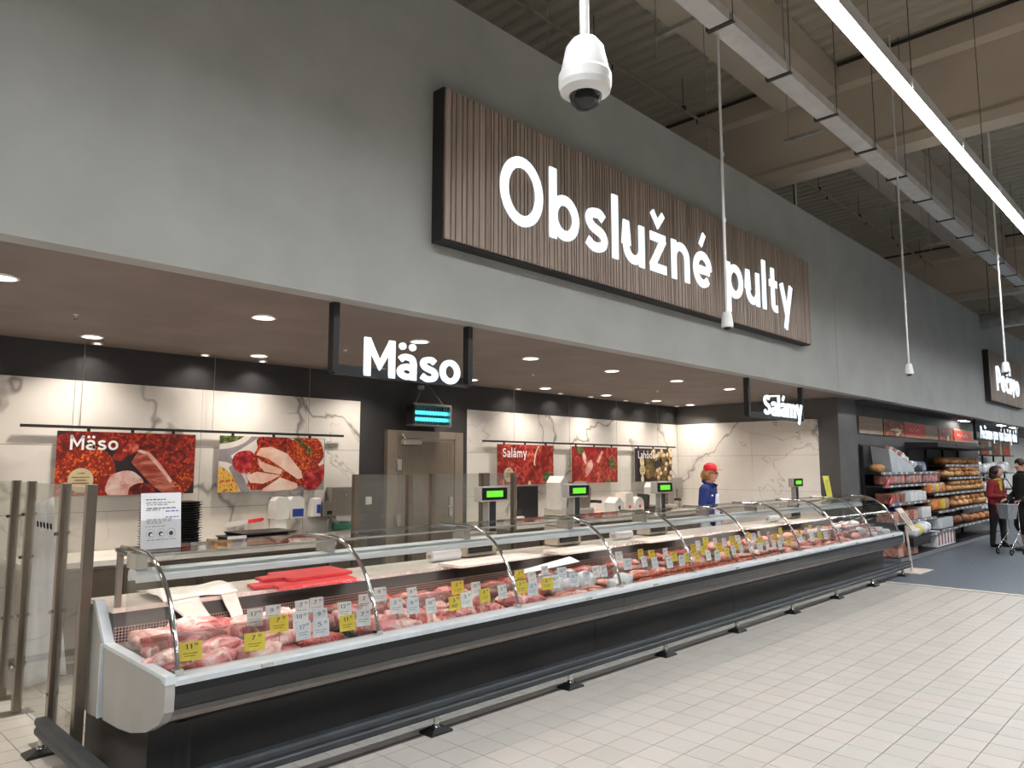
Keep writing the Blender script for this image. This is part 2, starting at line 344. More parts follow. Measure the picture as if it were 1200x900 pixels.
# ------------------------------------------------------------------ mesh helpers
class MB:
    def __init__(s): s.v = []; s.f = []; s.m = []; s.sm = []; s.names = []
    def mi(s, mat):
        if mat not in s.names: s.names.append(mat)
        return s.names.index(mat)
    def add(s, vs, fs, mat, smooth=False):
        o = len(s.v); s.v += [tuple(p) for p in vs]; k = s.mi(mat)
        for f in fs: s.f.append(tuple(i+o for i in f)); s.m.append(k); s.sm.append(smooth)
    def box(s, x0, x1, y0, y1, z0, z1, mat):
        s.add([(x0,y0,z0),(x1,y0,z0),(x1,y1,z0),(x0,y1,z0),(x0,y0,z1),(x1,y0,z1),(x1,y1,z1),(x0,y1,z1)],
              [(0,3,2,1),(4,5,6,7),(0,1,5,4),(1,2,6,5),(2,3,7,6),(3,0,4,7)], mat)
        return s
    def hexa(s, c8, mat):
        s.add(c8, [(0,3,2,1),(4,5,6,7),(0,1,5,4),(1,2,6,5),(2,3,7,6),(3,0,4,7)], mat); return s
    def prism(s, prof, a0, a1, axis, mat, smooth=False, caps=True, mats=None):
        """closed profile extruded along an axis: axis x -> prof is (y,z); axis y -> (x,z); axis z -> (x,y)"""
        n = len(prof)
        def P(a, q): return {'x': (a, q[0], q[1]), 'y': (q[0], a, q[1]), 'z': (q[0], q[1], a)}[axis]
        vs = [P(a0, q) for q in prof]+[P(a1, q) for q in prof]
        for i in range(n):
            j = (i+1) % n
            s.add([vs[i], vs[j], vs[n+j], vs[n+i]], [(0,1,2,3)], mats[i] if mats else mat, smooth)
        if caps:
            s.add(vs[:n], [tuple(range(n))[::-1]], mat); s.add(vs[n:], [tuple(range(n))], mat)
        return s
    def sheet(s, prof, a0, a1, mat, t=0.0, smooth=True):
        """open profile (y,z) extruded along x with thickness t"""
        pts = [Vector((0, p[0], p[1])) for p in prof]; nrm = []
        for i in range(len(pts)):
            d = pts[min(i+1, len(pts)-1)]-pts[max(i-1, 0)]; nrm.append(Vector((0, -d.z, d.y)).normalized())
        outer = [(p+n*t/2) for p, n in zip(pts, nrm)]; inner = [(p-n*t/2) for p, n in zip(pts, nrm)]
        loop = [(q.y, q.z) for q in outer]+[(q.y, q.z) for q in reversed(inner)]
        return s.prism(loop, a0, a1, 'x', mat, smooth, caps=False)
    def cyl(s, p0, p1, r0, r1=None, n=12, mat='steel', caps=True, smooth=True):
        p0 = Vector(p0); p1 = Vector(p1); r1 = r0 if r1 is None else r1
        d = (p1-p0).normalized(); a = d.orthogonal().normalized(); b = d.cross(a)
        ring = lambda p, r: [p+(a*math.cos(2*math.pi*i/n)+b*math.sin(2*math.pi*i/n))*r for i in range(n)]
        A = ring(p0, r0); B = ring(p1, r1)
        s.add(A+B, [(i, (i+1) % n, n+(i+1) % n, n+i) for i in range(n)], mat, smooth)
        if caps: s.add(A, [tuple(range(n))[::-1]], mat); s.add(B, [tuple(range(n))], mat)
        return s
    def tube(s, path, r, n=8, mat='steel', caps=True, flat=1.0):
        path = [Vector(p) for p in path]; rings = []; a = None
        for i, p in enumerate(path):
            d = (path[min(i+1, len(path)-1)]-path[max(i-1, 0)]).normalized()
            if a is None: a = d.orthogonal().normalized()
            a = (a-d*a.dot(d)).normalized(); b = d.cross(a)
            rr = r[i] if isinstance(r, (list, tuple)) else r
            rings += [p+(a*math.cos(2*math.pi*k/n)+b*math.sin(2*math.pi*k/n)*flat)*rr for k in range(n)]
        fs = [(i*n+k, i*n+(k+1) % n, (i+1)*n+(k+1) % n, (i+1)*n+k) for i in range(len(path)-1) for k in range(n)]
        s.add(rings, fs, mat, True)
        if caps: s.add(rings[:n], [tuple(range(n))[::-1]], mat); s.add(rings[-n:], [tuple(range(n))], mat)
        return s
    def lathe(s, prof, n=16, c=(0, 0, 0), mat='steel', mats=None):
        cx, cy, cz = c; rings = []
        for r, z in prof: rings += [(cx+r*math.cos(2*math.pi*k/n), cy+r*math.sin(2*math.pi*k/n), cz+z) for k in range(n)]
        for i in range(len(prof)-1):
            s.add(rings[i*n:(i+2)*n], [(k, (k+1) % n, n+(k+1) % n, n+k) for k in range(n)], mats[i] if mats else mat, True)
        return s
    def ball(s, c, r, mat, n=12, m=8, nz=0.0, seed=0, rot=None, zfun=None):
        rx, ry, rz = r if isinstance(r, (tuple, list)) else (r, r, r); vs = []
        for j in range(m+1):
            th = math.pi*j/m
            for i in range(n):
                ph = 2*math.pi*i/n
                u = Vector((math.sin(th)*math.cos(ph), math.sin(th)*math.sin(ph), math.cos(th)))
                k = 1+nz*mnoise.noise(u*1.6+Vector((seed*3.7, seed*1.3, seed*2.1)))+nz*0.5*mnoise.noise(u*4+Vector((seed, 7, seed)))
                p = Vector((u.x*rx*k, u.y*ry*k, u.z*rz*k))
                if rot: p = rot @ p
                vs.append(Vector(c)+p)
        s.add(vs, [(j*n+i, (j+1)*n+i, (j+1)*n+(i+1) % n, j*n+(i+1) % n) for j in range(m) for i in range(n)], mat, True)
        return s
    def poly(s, pts, mat): s.add(pts, [tuple(range(len(pts)))], mat); return s
    def ribbon(s, path, w, d, mat, side=None, closed=False):
        """flat stroke in the xz plane, front at y=-d, back at y=0"""
        P = [Vector((p[0], p[1])) for p in path]
        if closed: P = P+[P[0]]
        L = []; R = []
        n = len(P)
        for i in range(n):
            if closed and (i == 0 or i == n-1): a = (P[1]-P[0]).normalized(); b = (P[-1]-P[-2]).normalized()
            else:
                a = (P[min(i+1, n-1)]-P[min(i, n-2)]).normalized(); b = (P[max(i, 1)]-P[max(i-1, 0)]).normalized()
            t = (a+b); t = t.normalized() if t.length > 1e-6 else a
            nn = Vector((-t.y, t.x)); k = min(1/max(0.35, abs(nn.dot(Vector((-a.y, a.x))))), 1.6)
            L.append(P[i]+nn*w/2*k); R.append(P[i]-nn*w/2*k)
        side = side or mat
        for i in range(n-1):
            q = [L[i], L[i+1], R[i+1], R[i]]
            F = [(p.x, -d, p.y) for p in q]; B = [(p.x, 0, p.y) for p in q]
            s.add(F, [(3, 2, 1, 0)], mat)
            if d > 0.003:
                s.add(F+B, [(0, 1, 5, 4), (2, 3, 7, 6)], side)
                if not closed and i == 0: s.add(F+B, [(3, 0, 4, 7)], side)
                if not closed and i == n-2: s.add(F+B, [(1, 2, 6, 5)], side)
        return s
    def move(s, M, start=0):
        for i in range(start, len(s.v)): s.v[i] = tuple(M @ Vector(s.v[i]))
        return s
    def mesh(s, name):
        me = bpy.data.meshes.new(name); me.from_pydata(s.v, [], s.f)
        for n in s.names: me.materials.append(MATS[n])
        me.polygons.foreach_set('material_index', s.m); me.polygons.foreach_set('use_smooth', s.sm); me.update()
        return me
    def build(s, name, parent=None, loc=(0, 0, 0), rot=(0, 0, 0), bev=0.0):
        o = bpy.data.objects.new(name, s.mesh(name)); C.objects.link(o)
        if parent: o.parent = parent
        o.location = loc; o.rotation_euler = rot
        if bev:
            b = o.modifiers.new('bevel', 'BEVEL'); b.width = bev; b.segments = 2; b.limit_method = 'ANGLE'; b.angle_limit = math.radians(40)
        return o

def tag(o, label, cat, group=None):
    o['label'] = label; o['category'] = cat
    if group: o['group'] = group
    return o
def thing(name, label, cat, loc=(0, 0, 0), rz=0.0, group=None, rot=None):
    o = bpy.data.objects.new(name, None); C.objects.link(o); o.location = loc; o.rotation_euler = rot or (0, 0, rz)
    o.empty_display_size = 0.1
    return tag(o, label, cat, group)
def struct(name, mb, parent=None, **k):
    o = mb.build(name, parent, **k); o['kind'] = 'structure'; return o
def inst(o, loc, rot=(0, 0, 0), scale=(1, 1, 1), label=None, group=None):
    """a copy of a thing with copies of its parts"""
    r = o.copy(); C.objects.link(r); r.location = loc; r.rotation_euler = rot; r.scale = scale
    if label: r['label'] = label
    if group: r['group'] = group
    for ch in list(o.children):
        c = ch.copy(); C.objects.link(c); c.parent = r
        for g in list(ch.children):
            d = g.copy(); C.objects.link(d); d.parent = c
    return r
ORD = ['first', 'second', 'third', 'fourth', 'fifth', 'sixth', 'seventh', 'eighth', 'ninth', 'tenth', 'eleventh', 'twelfth']
def ORDN(k): return ORD[k-1] if k <= 12 else '%dth' % k

# ------------------------------------------------------------------ lettering (strokes)
def arc(cx, cz, rx, rz, a0, a1, n=18):
    return [(cx+rx*math.cos(math.radians(a0+(a1-a0)*i/n)), cz+rz*math.sin(math.radians(a0+(a1-a0)*i/n))) for i in range(n+1)]
def spline(pts, k=5):
    out = []; q = [pts[0]]+list(pts)+[pts[-1]]
    for i in range(1, len(q)-2):
        for j in range(k):
            t = j/k
            f = lambda a, b, c, d: 0.5*(2*b+(c-a)*t+(2*a-5*b+4*c-d)*t*t+(3*b-a-3*c+d)*t**3)
            out.append((f(q[i-1][0], q[i][0], q[i+1][0], q[i+2][0]), f(q[i-1][1], q[i][1], q[i+1][1], q[i+2][1])))
    return out+[pts[-1]]
X = 0.70; h = 0.085
S_PTS = [(.47, .55), (.38, .615), (.27, .615), (.15, .58), (.11, .49), (.18, .40), (.30, .355), (.43, .31), (.49, .215), (.44, .12), (.31, .08), (.19, .09), (.07, .16)]
bowl = lambda cx: arc(cx, .35, .245, .265, 0, 360, 28)
GL = {
 'O': ([arc(.43, .5, .345, .415, 0, 360, 36)], .86), 'M': ([[(.085, 0), (.085, 1.0)], [(.085, .95), (.43, .30), (.775, .95)], [(.775, 0), (.775, 1.0)]], .86),
 'S': ([spline([(p[0]*1.12, p[1]*1.43) for p in S_PTS])], .62), 'L': ([[(.085, 1.0), (.085, 0)], [(.085, h), (.50, h)]], .54),
 'P': ([[(.085, 0), (.085, 1.0)], [(.085, .915), (.33, .915)]+arc(.33, .665, .2, .25, 90, -90)+[(.085, .415)]], .60),
 'T': ([[(.30, 0), (.30, 1.0)], [(0, .915), (.60, .915)]], .60),
 'a': ([spline([(.08, .53), (.17, .605), (.29, .615), (.42, .58), (.47, .46), (.47, .30)])+[(.47, 0)], arc(.275, .215, .20, .135, 0, 360, 24)], .58),
 'o': ([bowl(.33)], .66), 'b': ([[(.085, 0), (.085, 1.04)], bowl(.345)], .67), 'p': ([[(.085, -.28), (.085, X)], bowl(.345)], .67),
 'd': ([[(.585, 0), (.585, 1.04)], bowl(.325)], .67),
 's': ([spline(S_PTS)], .56), 'l': ([[(.085, 0), (.085, 1.04)]], .17), 'i': ([[(.085, 0), (.085, X)], [(.085, .82), (.085, .99)]], .17),
 'u': ([[(.085, X), (.085, .30)]+arc(.30, .30, .215, .215, 180, 360)+[(.515, X)], [(.515, 0), (.515, X)]], .60),
 'n': ([[(.085, 0), (.085, X)], [(.085, .40)]+arc(.30, .40, .215, .215, 180, 0)+[(.515, 0)]], .60),
 'h': ([[(.085, 0), (.085, 1.04)], [(.085, .40)]+arc(.30, .40, .215, .215, 180, 0)+[(.515, 0)]], .60),
 'm': ([[(.085, 0), (.085, X)], [(.085, .43)]+arc(.265, .43, .18, .185, 180, 0)+[(.445, 0)], [(.445, .43)]+arc(.625, .43, .18, .185, 180, 0)+[(.805, 0)]], .89),
 'r': ([[(.085, 0), (.085, X)], [(.085, .38)]+arc(.30, .40, .215, .215, 180, 75)], .40),
 't': ([[(.2, .95), (.2, .22)]+arc(.32, .20, .12, .12, 180, 280)+[(.40, .085)], [(.04, .615), (.40, .615)]], .43),
 'y': ([[(.06, X), (.30, .05)], [(.54, X), (.22, -.28)]], .60), 'v': ([[(.06, X), (.30, .03), (.54, X)]], .60),
 'z': ([[(.05, .615), (.50, .615)], [(.46, .615), (.08, .085)], [(.04, .085), (.52, .085)]], .56),
 'k': ([[(.085, 0), (.085, 1.04)], [(.50, X), (.12, .32)], [(.24, .40), (.52, 0)]], .56),
 'e': ([[(.09, .34), (.57, .34)], arc(.33, .35, .245, .265, 0, 318, 26)], .66),
 'c': ([arc(.33, .35, .245, .265, 45, 315, 22)], .60), '-': ([[(.05, .35), (.35, .35)]], .4), ',': ([[(.10, .10), (.05, -.12)]], .2),
 ' ': ([], .30), '1': ([[(.05, .80), (.24, .93)], [(.24, 0), (.24, 1.0)]], .40), '7': ([[(.04, .915), (.50, .915), (.18, 0)]], .54),
 '2': ([spline([(.08, .72), (.13, .87), (.28, .92), (.44, .86), (.48, .70), (.38, .50), (.10, .10)]), [(.05, .085), (.52, .085)]], .58),
 '9': ([arc(.29, .64, .20, .27, 0, 360, 20), spline([(.49, .64), (.46, .40), (.34, .15), (.2, 0)])], .58),
 '3': ([spline([(.08, .86), (.28, .92), (.44, .80), (.40, .60), (.24, .52), (.44, .44), (.48, .24), (.32, .08), (.06, .12)])], .58),
 '5': ([[(.46, .915), (.12, .915), (.10, .55)], spline([(.10, .53), (.30, .60), (.48, .46), (.48, .24), (.32, .08), (.06, .12)])], .58),
 '0': ([arc(.29, .5, .20, .42, 0, 360, 24)], .58),
}
ACC = {'\u00e4': ('a', 'dots'), '\u00e1': ('a', 'acute'), '\u00e9': ('e', 'acute'), '\u00fd': ('y', 'acute'), '\u017e': ('z', 'caron'), '\u010d': ('c', 'caron'), '\u0148': ('n', 'caron'), '\u00f4': ('o', 'hat')}
def word_mb(text, x0, x1, z0, cap, d, mat, side=None, w=0.17, gap=0.085):
    """the word set between x0 and x1 on baseline z0, cap height cap, front face at y=-d"""
    tot = 0; items = []
    for ch in text:
        base, acc = ACC.get(ch, (ch, None)); g, adv = GL[base]
        items.append((g, acc, adv, tot)); tot += adv+gap
    tot -= gap; sx = (x1-x0)/tot; mb = MB()
    for g, acc, adv, off in items:
        st = [list(q) for q in g]; cx = adv/2
        if acc == 'acute': st.append([(cx-.06, .80), (cx+.08, 1.03)])
        if acc == 'caron': st.append([(cx-.17, 1.05), (cx, .85), (cx+.17, 1.05)])
        if acc == 'hat': st.append([(cx-.15, .80), (cx, .98), (cx+.15, .80)])
        if acc == 'dots': st += [arc(cx-.15, .90, .045, .045, 0, 360, 14), arc(cx+.15, .90, .045, .045, 0, 360, 14)]
        for si, q in enumerate(st):
            closed = len(q) > 8 and abs(q[0][0]-q[-1][0]) < 1e-4 and abs(q[0][1]-q[-1][1]) < 1e-4
            if closed: q = q[:-1]
            ww = 0.10 if (acc == 'dots' and closed and len(q) == 14) else (w if si < len(g) else w*.74)
            tmp = MB(); tmp.ribbon(q, ww, d/cap, mat, side, closed)
            o = len(mb.v)
            for vs in [tmp]:
                mb.add([((v[0]+off)*sx+x0, v[1]*cap, v[2]*cap+z0) for v in vs.v], vs.f, mat)
                k = len(mb.m)-len(vs.m)
                for i, mm in enumerate(vs.m): mb.m[k+i] = mb.mi(vs.names[mm])
    return mb

# ================================================================== SETTING
YF, ZS, YB, XR = 4.0, 2.67, 7.2, 11.75      # fascia plane, soffit height, back wall, right cheek
# floor slab with tiles laid on it, one by one
struct('floor', MB().box(-8, 46, -9, 12, -0.12, -0.006, 'grout'))
FLOOR = bpy.data.objects['floor']
PT, TX, TY = 0.198, 2.79, 3.313
def to_px(p):
    v = Vector(p)-Vector((0, 0, 1.6)); zc = v.dot(fwd)
    return (600+865.5*v.dot(rgt)/zc, 450-865.5*v.dot(upv)/zc, zc) if zc > 0.1 else (-1, -1, -1)
G = 0.0024
tmb = MB(); a = PT/2-G
tmb.box(-a, a, -a, a, -0.006, 0, 'floor_tile'); tile_mesh = tmb.mesh('tile')
cells = []
for i in range(-56, 43):
    for j in range(-42, 30):
        cx, cy = TX+(i+.5)*PT, TY-(j+.5)*PT
        if cx+PT/2 > 11.17 or cx < -7.5 or cy > 7.6: continue
        u, v, zc = to_px((cx, cy, 0))
        seen = 0 < u < 1200 and 0 < v < 900 and (cy < 3.5 or cx < 1.2)
        cells.append((0 if seen else 1, zc, cx, cy))
cells.sort()
rest = MB()
for n, (s, zc, cx, cy) in enumerate(cells):
    if n < 295 and s == 0:
        o = bpy.data.objects.new('tile', tile_mesh); C.objects.link(o); o.parent = FLOOR; o.location = (cx, cy, 0)
    else:
        rest.add([(cx-a, cy-a, 0), (cx+a, cy-a, 0), (cx+a, cy+a, 0), (cx-a, cy+a, 0), (cx-a, cy-a, -.006), (cx+a, cy-a, -.006), (cx+a, cy+a, -.006), (cx-a, cy+a, -.006)],
                 [(0, 1, 2, 3), (4, 5, 1, 0), (5, 6, 2, 1), (6, 7, 3, 2), (7, 4, 0, 3)], 'floor_tile')
o = rest.build('tiles', FLOOR); o['kind'] = 'stuff'
struct('floor_vinyl', MB().box(11.23, 46, -9, 7.2, -0.006, 0.001, 'blue_floor'))
struct('trim_1', MB().box(11.17, 11.23, -9, 3.58, -0.006, 0.004, 'floor_edge'))
struct('trim_2', MB().box(1.5, 11.17, 3.585, 3.625, -0.006, 0.002, 'drain_strip'))

# fascia (bulkhead) over the counters, in three boarded lengths
wf = struct('wall_front', MB().box(-8, 10.93, YF, YF+.14, ZS, 5.14, 'fascia_paint'))
struct('board', MB().box(10.938, 21.42, YF, YF+.14, ZS, 5.14, 'fascia_paint'), wf)
struct('board', MB().box(21.428, 46, YF, YF+.14, ZS, 5.14, 'fascia_paint'), wf)
sf = struct('ceiling_soffit', MB().box(-8, 46, YF+.14, 7.35, ZS, ZS+.1, 'soffit_paint'))
struct('shade_sheet', MB().box(12.53, 21.42, YF+.16, 4.58, ZS-.012, ZS, 'charcoal_paint'), sf)  # dark sheet standing in for the shade in the recess under the fascia
wb = struct('wall_back', MB().box(-6, 12.2, YB, YB+.15, 0, ZS, 'charcoal_paint'))
wr = struct('wall_right', MB().box(XR, 12.53, 4.33, YB-.001, 0, ZS-.001, 'charcoal_board'))
struct('wall_bakery', MB().box(12.531, 21.8, 4.6, 4.75, 0, ZS-.001, 'charcoal_board'))
struct('wall_far', MB().box(21.8, 46, 5.6, 5.75, 0, ZS-.001, 'white_wall'))
struct('wall_left', MB().box(-6.1, -6, 4.0, 7.3, 0, ZS-.001, 'charcoal_paint'))

# marble cladding, panel by panel
rows = [(0.06, .625), (.628, 1.2), (1.203, 1.777), (1.78, 2.345)]
def clad(edges, parent, fn):
    for x0, x1 in zip(edges[:-1], edges[1:]):
        for z0, z1 in rows: struct('marble_panel', fn(x0+.0015, x1-.0015, z0, z1), parent, bev=.0015)
back_panel = lambda x0, x1, z0, z1: MB().box(x0, x1, YB-.014, YB, z0, z1, 'marble')
clad([-2.57, -1.44, -.31, .82, 1.95, 3.07, 4.205, 4.905], wb, back_panel)
clad([6.58, 7.71, 8.84, 9.97, 11.1, 11.735], wb, back_panel)
clad([4.64, 5.76, 6.89, 7.186], wr, lambda y0, y1, z0, z1: MB().box(XR-.014, XR, y0, y1, z0, z1, 'marble'))

# cold room door
d = struct('door_1', MB().box(5.40, 6.32, YB-.05, YB, .02, 1.94, 'steel_door'))
fr = MB(); fr.box(5.26, 5.40, YB-.07, YB, 0, 2.03, 'steel_door').box(6.32, 6.46, YB-.07, YB, 0, 2.03, 'steel_door').box(5.40, 6.32, YB-.07, YB, 1.94, 2.03, 'steel_door')
struct('frame', fr, d, bev=.004)
prof = []
n = 30
for i in range(n):
    x = 5.43+i*(.86/n); w = .86/n
    prof += [(x, YB-.05), (x+w*.12, YB-.058), (x+w*.62, YB-.058), (x+w*.74, YB-.05)]
prof += [(6.29, YB-.05), (6.29, YB-.045), (5.43, YB-.045)]
struct('ribbed_panel', MB().prism([(p[0], p[1]) for p in prof], .06, 1.90, 'z', 'steel_door'), d)
cl = MB(); cl.box(5.46, 5.74, YB-.115, YB-.058, 1.86, 1.92, 'bright_steel').cyl((5.5, YB-.09, 1.93), (5.44, YB-.11, 1.99), .012, mat='bright_steel')
struct('door_closer', cl, d, bev=.005)
for z in (1.55, .9, .3):
    struct('hinge', MB().box(5.37, 5.45, YB-.10, YB-.058, z, z+.13, 'bright_steel').cyl((5.38, YB-.095, z-.01), (5.38, YB-.095, z+.14), .014, mat='chrome'), d)
struct('handle', MB().box(6.22, 6.28, YB-.09, YB-.058, .98, 1.22, 'bright_steel').tube([(6.25, YB-.09, 1.1), (6.25, YB-.14, 1.1), (6.14, YB-.14, 1.1)], .012), d)

# light switch on the charcoal pier
t = thing('light_switch', 'small square white light switch on the charcoal wall beside the steel door', 'switch', (5.05, YB, 1.205))
MB().box(-.042, .042, -.012, 0, -.045, .045, 'white_plastic').build('plate', t, bev=.003)
MB().box(-.022, .022, -.018, -.012, -.03, .03, 'white_plastic').build('rocker', t, bev=.003)

# hall roof: trapezoid steel deck on precast beams
prof = []; x = -8.0
while x < 46: prof += [(x, 7.55), (x+.03, 7.50), (x+.14, 7.50), (x+.17, 7.55)]; x += .25
dk = MB(); vs = [(p[0], -9, p[1]) for p in prof]+[(p[0], 13, p[1]) for p in prof]; n = len(prof)
dk.add(vs, [(i, i+1, n+i+1, n+i) for i in range(n-1)], 'deck_steel')
dk.box(-8, 46, -9, 13, 7.60, 7.7, 'deck_steel')
struct('ceiling', dk)
def ybeam(x, name):
    pr = [(x, 6.0), (x+.35, 6.0), (x+.35, 7.45), (x-.0, 7.45), (x-.0, 7.16), (x+.06, 7.08), (x+.06, 6.22), (x, 6.14)]
    struct(name, MB().prism(pr, -9, 13, 'y', 'concrete'))
    struct(name+'_top_strip', MB().box(x-.02, x+.37, -9, 13, 7.45, 7.5, 'dark_steel'))  # dark strip filling the gap between beam top and deck
for x in (-.6, 10.75, 22.1, 33.4): ybeam(x, 'beam')
def xbeam(y0, y1, x0, x1, name='beam_long'):
    struct(name, MB().prism([(y0, 7.05), (y1, 7.05), (y1, 7.48), (y1-.1, 7.5), (y0+.1, 7.5), (y0, 7.48)], x0, x1, 'x', 'concrete'))
for x0, x1 in ((-8, -.62), (-.23, 10.73), (11.12, 22.08), (22.47, 33.38)):
    xbeam(3.72, 4.62, x0, x1); xbeam(-4.2, -3.5, x0, x1)

# ================================================================== LAMPS AND HALL SERVICES
def strip_light(y, label, x0=-6.0, x1=34.0, z=4.5):
    t = thing('strip_light', label, 'light', (0, y, z))
    hs = MB(); x = x0
    while x < x1-.1: hs.box(x+.004, x+1.496, -.048, .048, .012, .075, 'tray_white').box(x+.004, x+1.496, -.055, -.0485, -.024, .075, 'tray_white').box(x+.004, x+1.496, .0485, .055, -.024, .075, 'tray_white'); x += 1.5  # side skirts added to keep light off the upper fascia
    hs.build('housing', t)
    MB().box(x0, x1, -.048, .048, 0, .012, 'strip_lens').build('lens', t)
    x = x0+.2
    while x < x1:
        if any(bx-.15 < x < bx+.5 for bx in (-.6, 10.75, 22.1, 33.4)): x += .6
        MB().cyl((x, 0, .075), (x, 0, 7.49-z), .0035, n=5, mat='dark_steel').build('wire', t); x += 2.4
    return t
strip_light(1.585, 'long glowing white strip light hanging on wires over the aisle, right of the cameras')
for k, y in enumerate((-2.0, -5.6)):  # unseen rows modelled on the visible strip, added to light the hall
    strip_light(y, 'added unseen strip light over the aisle behind the viewer, %s row back' % ORD[k])

def downlight(x, y, r, mat, label, group):
    t = thing('downlight', label, 'light', (x, y, ZS), 0, group)
    MB().lathe([(r, -.001), (r+.014, -.004), (r+.014, -.010), (r, -.012), (r-.004, -.006)], 20, (0, 0, 0), 'white_plastic').build('ring', t)
    ld = bpy.data.lights.new('beam', 'AREA'); ld.shape = 'DISK'; ld.size = 2*r*.9; ld.color = lin((255, 243, 229)); ld.spread = math.radians(125)
    ld.energy = P_DOWN if r > .05 else P_SPOT; lo_ = bpy.data.objects.new('beam', ld); C.objects.link(lo_); lo_.parent = t; lo_.location = (0, 0, -.014)
    b = MB(); b.add([(r*math.cos(2*math.pi*i/20), r*math.sin(2*math.pi*i/20), -.006) for i in range(20)], [tuple(range(20))[::-1]], mat); b.build('lens', t)
RA = [-1.8, -.45, .93, 2.52, 3.955, 5.36, 6.71, 8.07, 9.44, 10.83]
for i, x in enumerate(RA): downlight(x, 4.93, .075, 'downlight_lens', 'large round downlight in the front row of the dark soffit, %s counting from the left' % ORD[i], 'front row downlights')
RB = [-.9, .5, 1.92, 3.39, 4.8, 6.2, 7.59, 8.97, 10.33, 11.4]
for i, x in enumerate(RB): downlight(x, 6.70, .075, 'downlight_lens', 'large round downlight in the rear row of the dark soffit, %s counting from the left' % ORD[i], 'rear row downlights')
for i, x in enumerate([.9, 2.06, 3.01, 3.6, 7.39, 8.29, 9.01, 9.94, 10.56, 11.5]):
    downlight(x, 7.03, .032, 'spot_lens', 'small wall-washing spot close to the back wall, %s counting from the left' % ORD[i], 'small spots along the back wall')
for i, x in enumerate([1.55, 3.78, 6.35, 8.98]):
    t = thing('sprinkler', 'small fire sprinkler in the soffit between the downlight rows, %s counting from the left' % ORD[i], 'sprinkler', (x, 5.8, ZS), 0, 'soffit sprinklers'); t.scale = (.65,)*3
    MB().lathe([(0, -.001), (.03, -.001), (.03, -.008), (.012, -.012), (.012, -.03), (0, -.03)], 12, (0, 0, 0), 'white_plastic').build('rosette', t)
    MB().tube([(-.015, 0, -.03), (-.017, 0, -.045), (0, 0, -.06)], .003, 5, 'chrome').tube([(.015, 0, -.03), (.017, 0, -.045), (0, 0, -.06)], .003, 5, 'chrome').lathe([(0, -.058), (.024, -.058), (.024, -.062), (0, -.062)], 10, (0, 0, 0), 'chrome').build('deflector', t)
for i, (x, y) in enumerate(((19.8, 4.42), (22.7, 4.22), (24.2, 4.22), (27.0, 4.22), (29.0, 4.22), (31.0, 4.22), (33.0, 4.22))):  # the farther panels are out of view, added to brighten the white wall
    t = thing('panel_light', 'lit panel in the partly added row under the bakery soffit, %s counting away from the shelving' % ORD[i], 'light', (x, y, ZS), 0, 'bakery ceiling panels')
    MB().box(-.3, .3, -.07, .07, -.02, 0, 'white_plastic').build('frame', t)
    MB().box(-.27, .27, -.05, .05, -.024, -.02, 'panel_lens').build('lens', t)

# white trunking under the roof
t = thing('ceiling_trunking', 'run of flat white ceiling trunking with dark joints hanging under the roof', 'trunking', (0, 2.97, 5.5))
xs = [-4.88, -3.7, -2.5, -1.3, -.1, 1.1, 2.3, 3.45, 4.6, 5.74, 6.93, 8.15, 9.4, 10.6, 11.8, 13.0, 14.2, 15.4, 16.6, 17.8, 19.0, 20.2, 21.4, 22.6]
for x0, x1 in zip(xs[:-1], xs[1:]):
    MB().box(x0+.02, x1-.02, -.10, .10, 0, .10, 'tray_white').build('cover', t)
for x in xs:
    MB().box(x-.025, x+.025, -.13, .11, -.012, .0, 'dark_steel').box(x-.025, x+.025, .11, .13, -.012, .06, 'dark_steel').build('joint_strap', t)
    MB().cyl((x, -.12, -.005), (x, -.12, 1.99), .004, n=5, mat='dark_steel').build('wire', t)
for i, (x, y, z1) in enumerate(((5.6, 3.55, 5.35), (8.6, 3.6, 5.55), (11.9, 3.6, 5.4), (14.6, 3.6, 5.4))):
    t = thing('hanging_bracket', 'small steel bracket arm on a threaded rod beside the white trunking, %s from the left' % ORD[i], 'bracket', (x, y, 0), 0, 'brackets beside the trunking')
    MB().cyl((0, 0, z1), (0, 0, 7.52), .008, n=6, mat='duct_steel').build('rod', t)
    MB().box(-.02, .02, -.42, .05, 5.56, 5.6, 'duct_steel').build('arm', t)
for i, (y, x1) in enumerate(((5.57, 10.74), (.9, 10.74), (5.4, 22.0), (.9, 22.0))):
    x0 = -.2 if x1 < 11 else 11.15
    t = thing('sprinkler_pipe', 'thin sprinkler pipe under the steel deck, %s' % ('over the counters' if i == 0 else 'over the aisle' if i == 1 else 'beyond the first big beam, above the fascia' if i == 2 else 'beyond the first big beam, over the aisle'), 'pipe', (0, y, 6.99))
    MB().cyl((x0, 0, 0), (x1, 0, 0), .022, n=8, mat='pipe_paint').build('pipe_run', t)
    x = x0+.9
    while x < x1-.3:
        MB().cyl((x, 0, .02), (x, 0, .5), .006, n=5, mat='dark_steel').box(x-.03, x+.03, -.03, .03, -.01, .05, 'dark_steel').build('hanger', t)
        MB().cyl((x+.4, 0, -.02), (x+.4, 0, -.09), .012, n=6, mat='dark_steel').build('sprinkler_head', t)
        x += 2.2
t = thing('air_duct', 'round grey air duct crossing under the roof beyond the second beam', 'duct', (0, 0, 0))
MB().cyl((20.2, 4.3, 5.0), (19.0, -4, 5.0), .2, n=20, mat='duct_steel').build('duct_run', t)
for k in range(4): MB().cyl((20.1-.3*k, 3.8-2*k, 5.19), (20.1-.3*k, 3.8-2*k, 7.49), .008, n=5, mat='dark_steel').build('hanger', t)
MB().cyl((20.25, 4.3, 5.28), (18.9, -4, 5.28), .03, n=8, mat='duct_steel').build('cable_conduit', t)
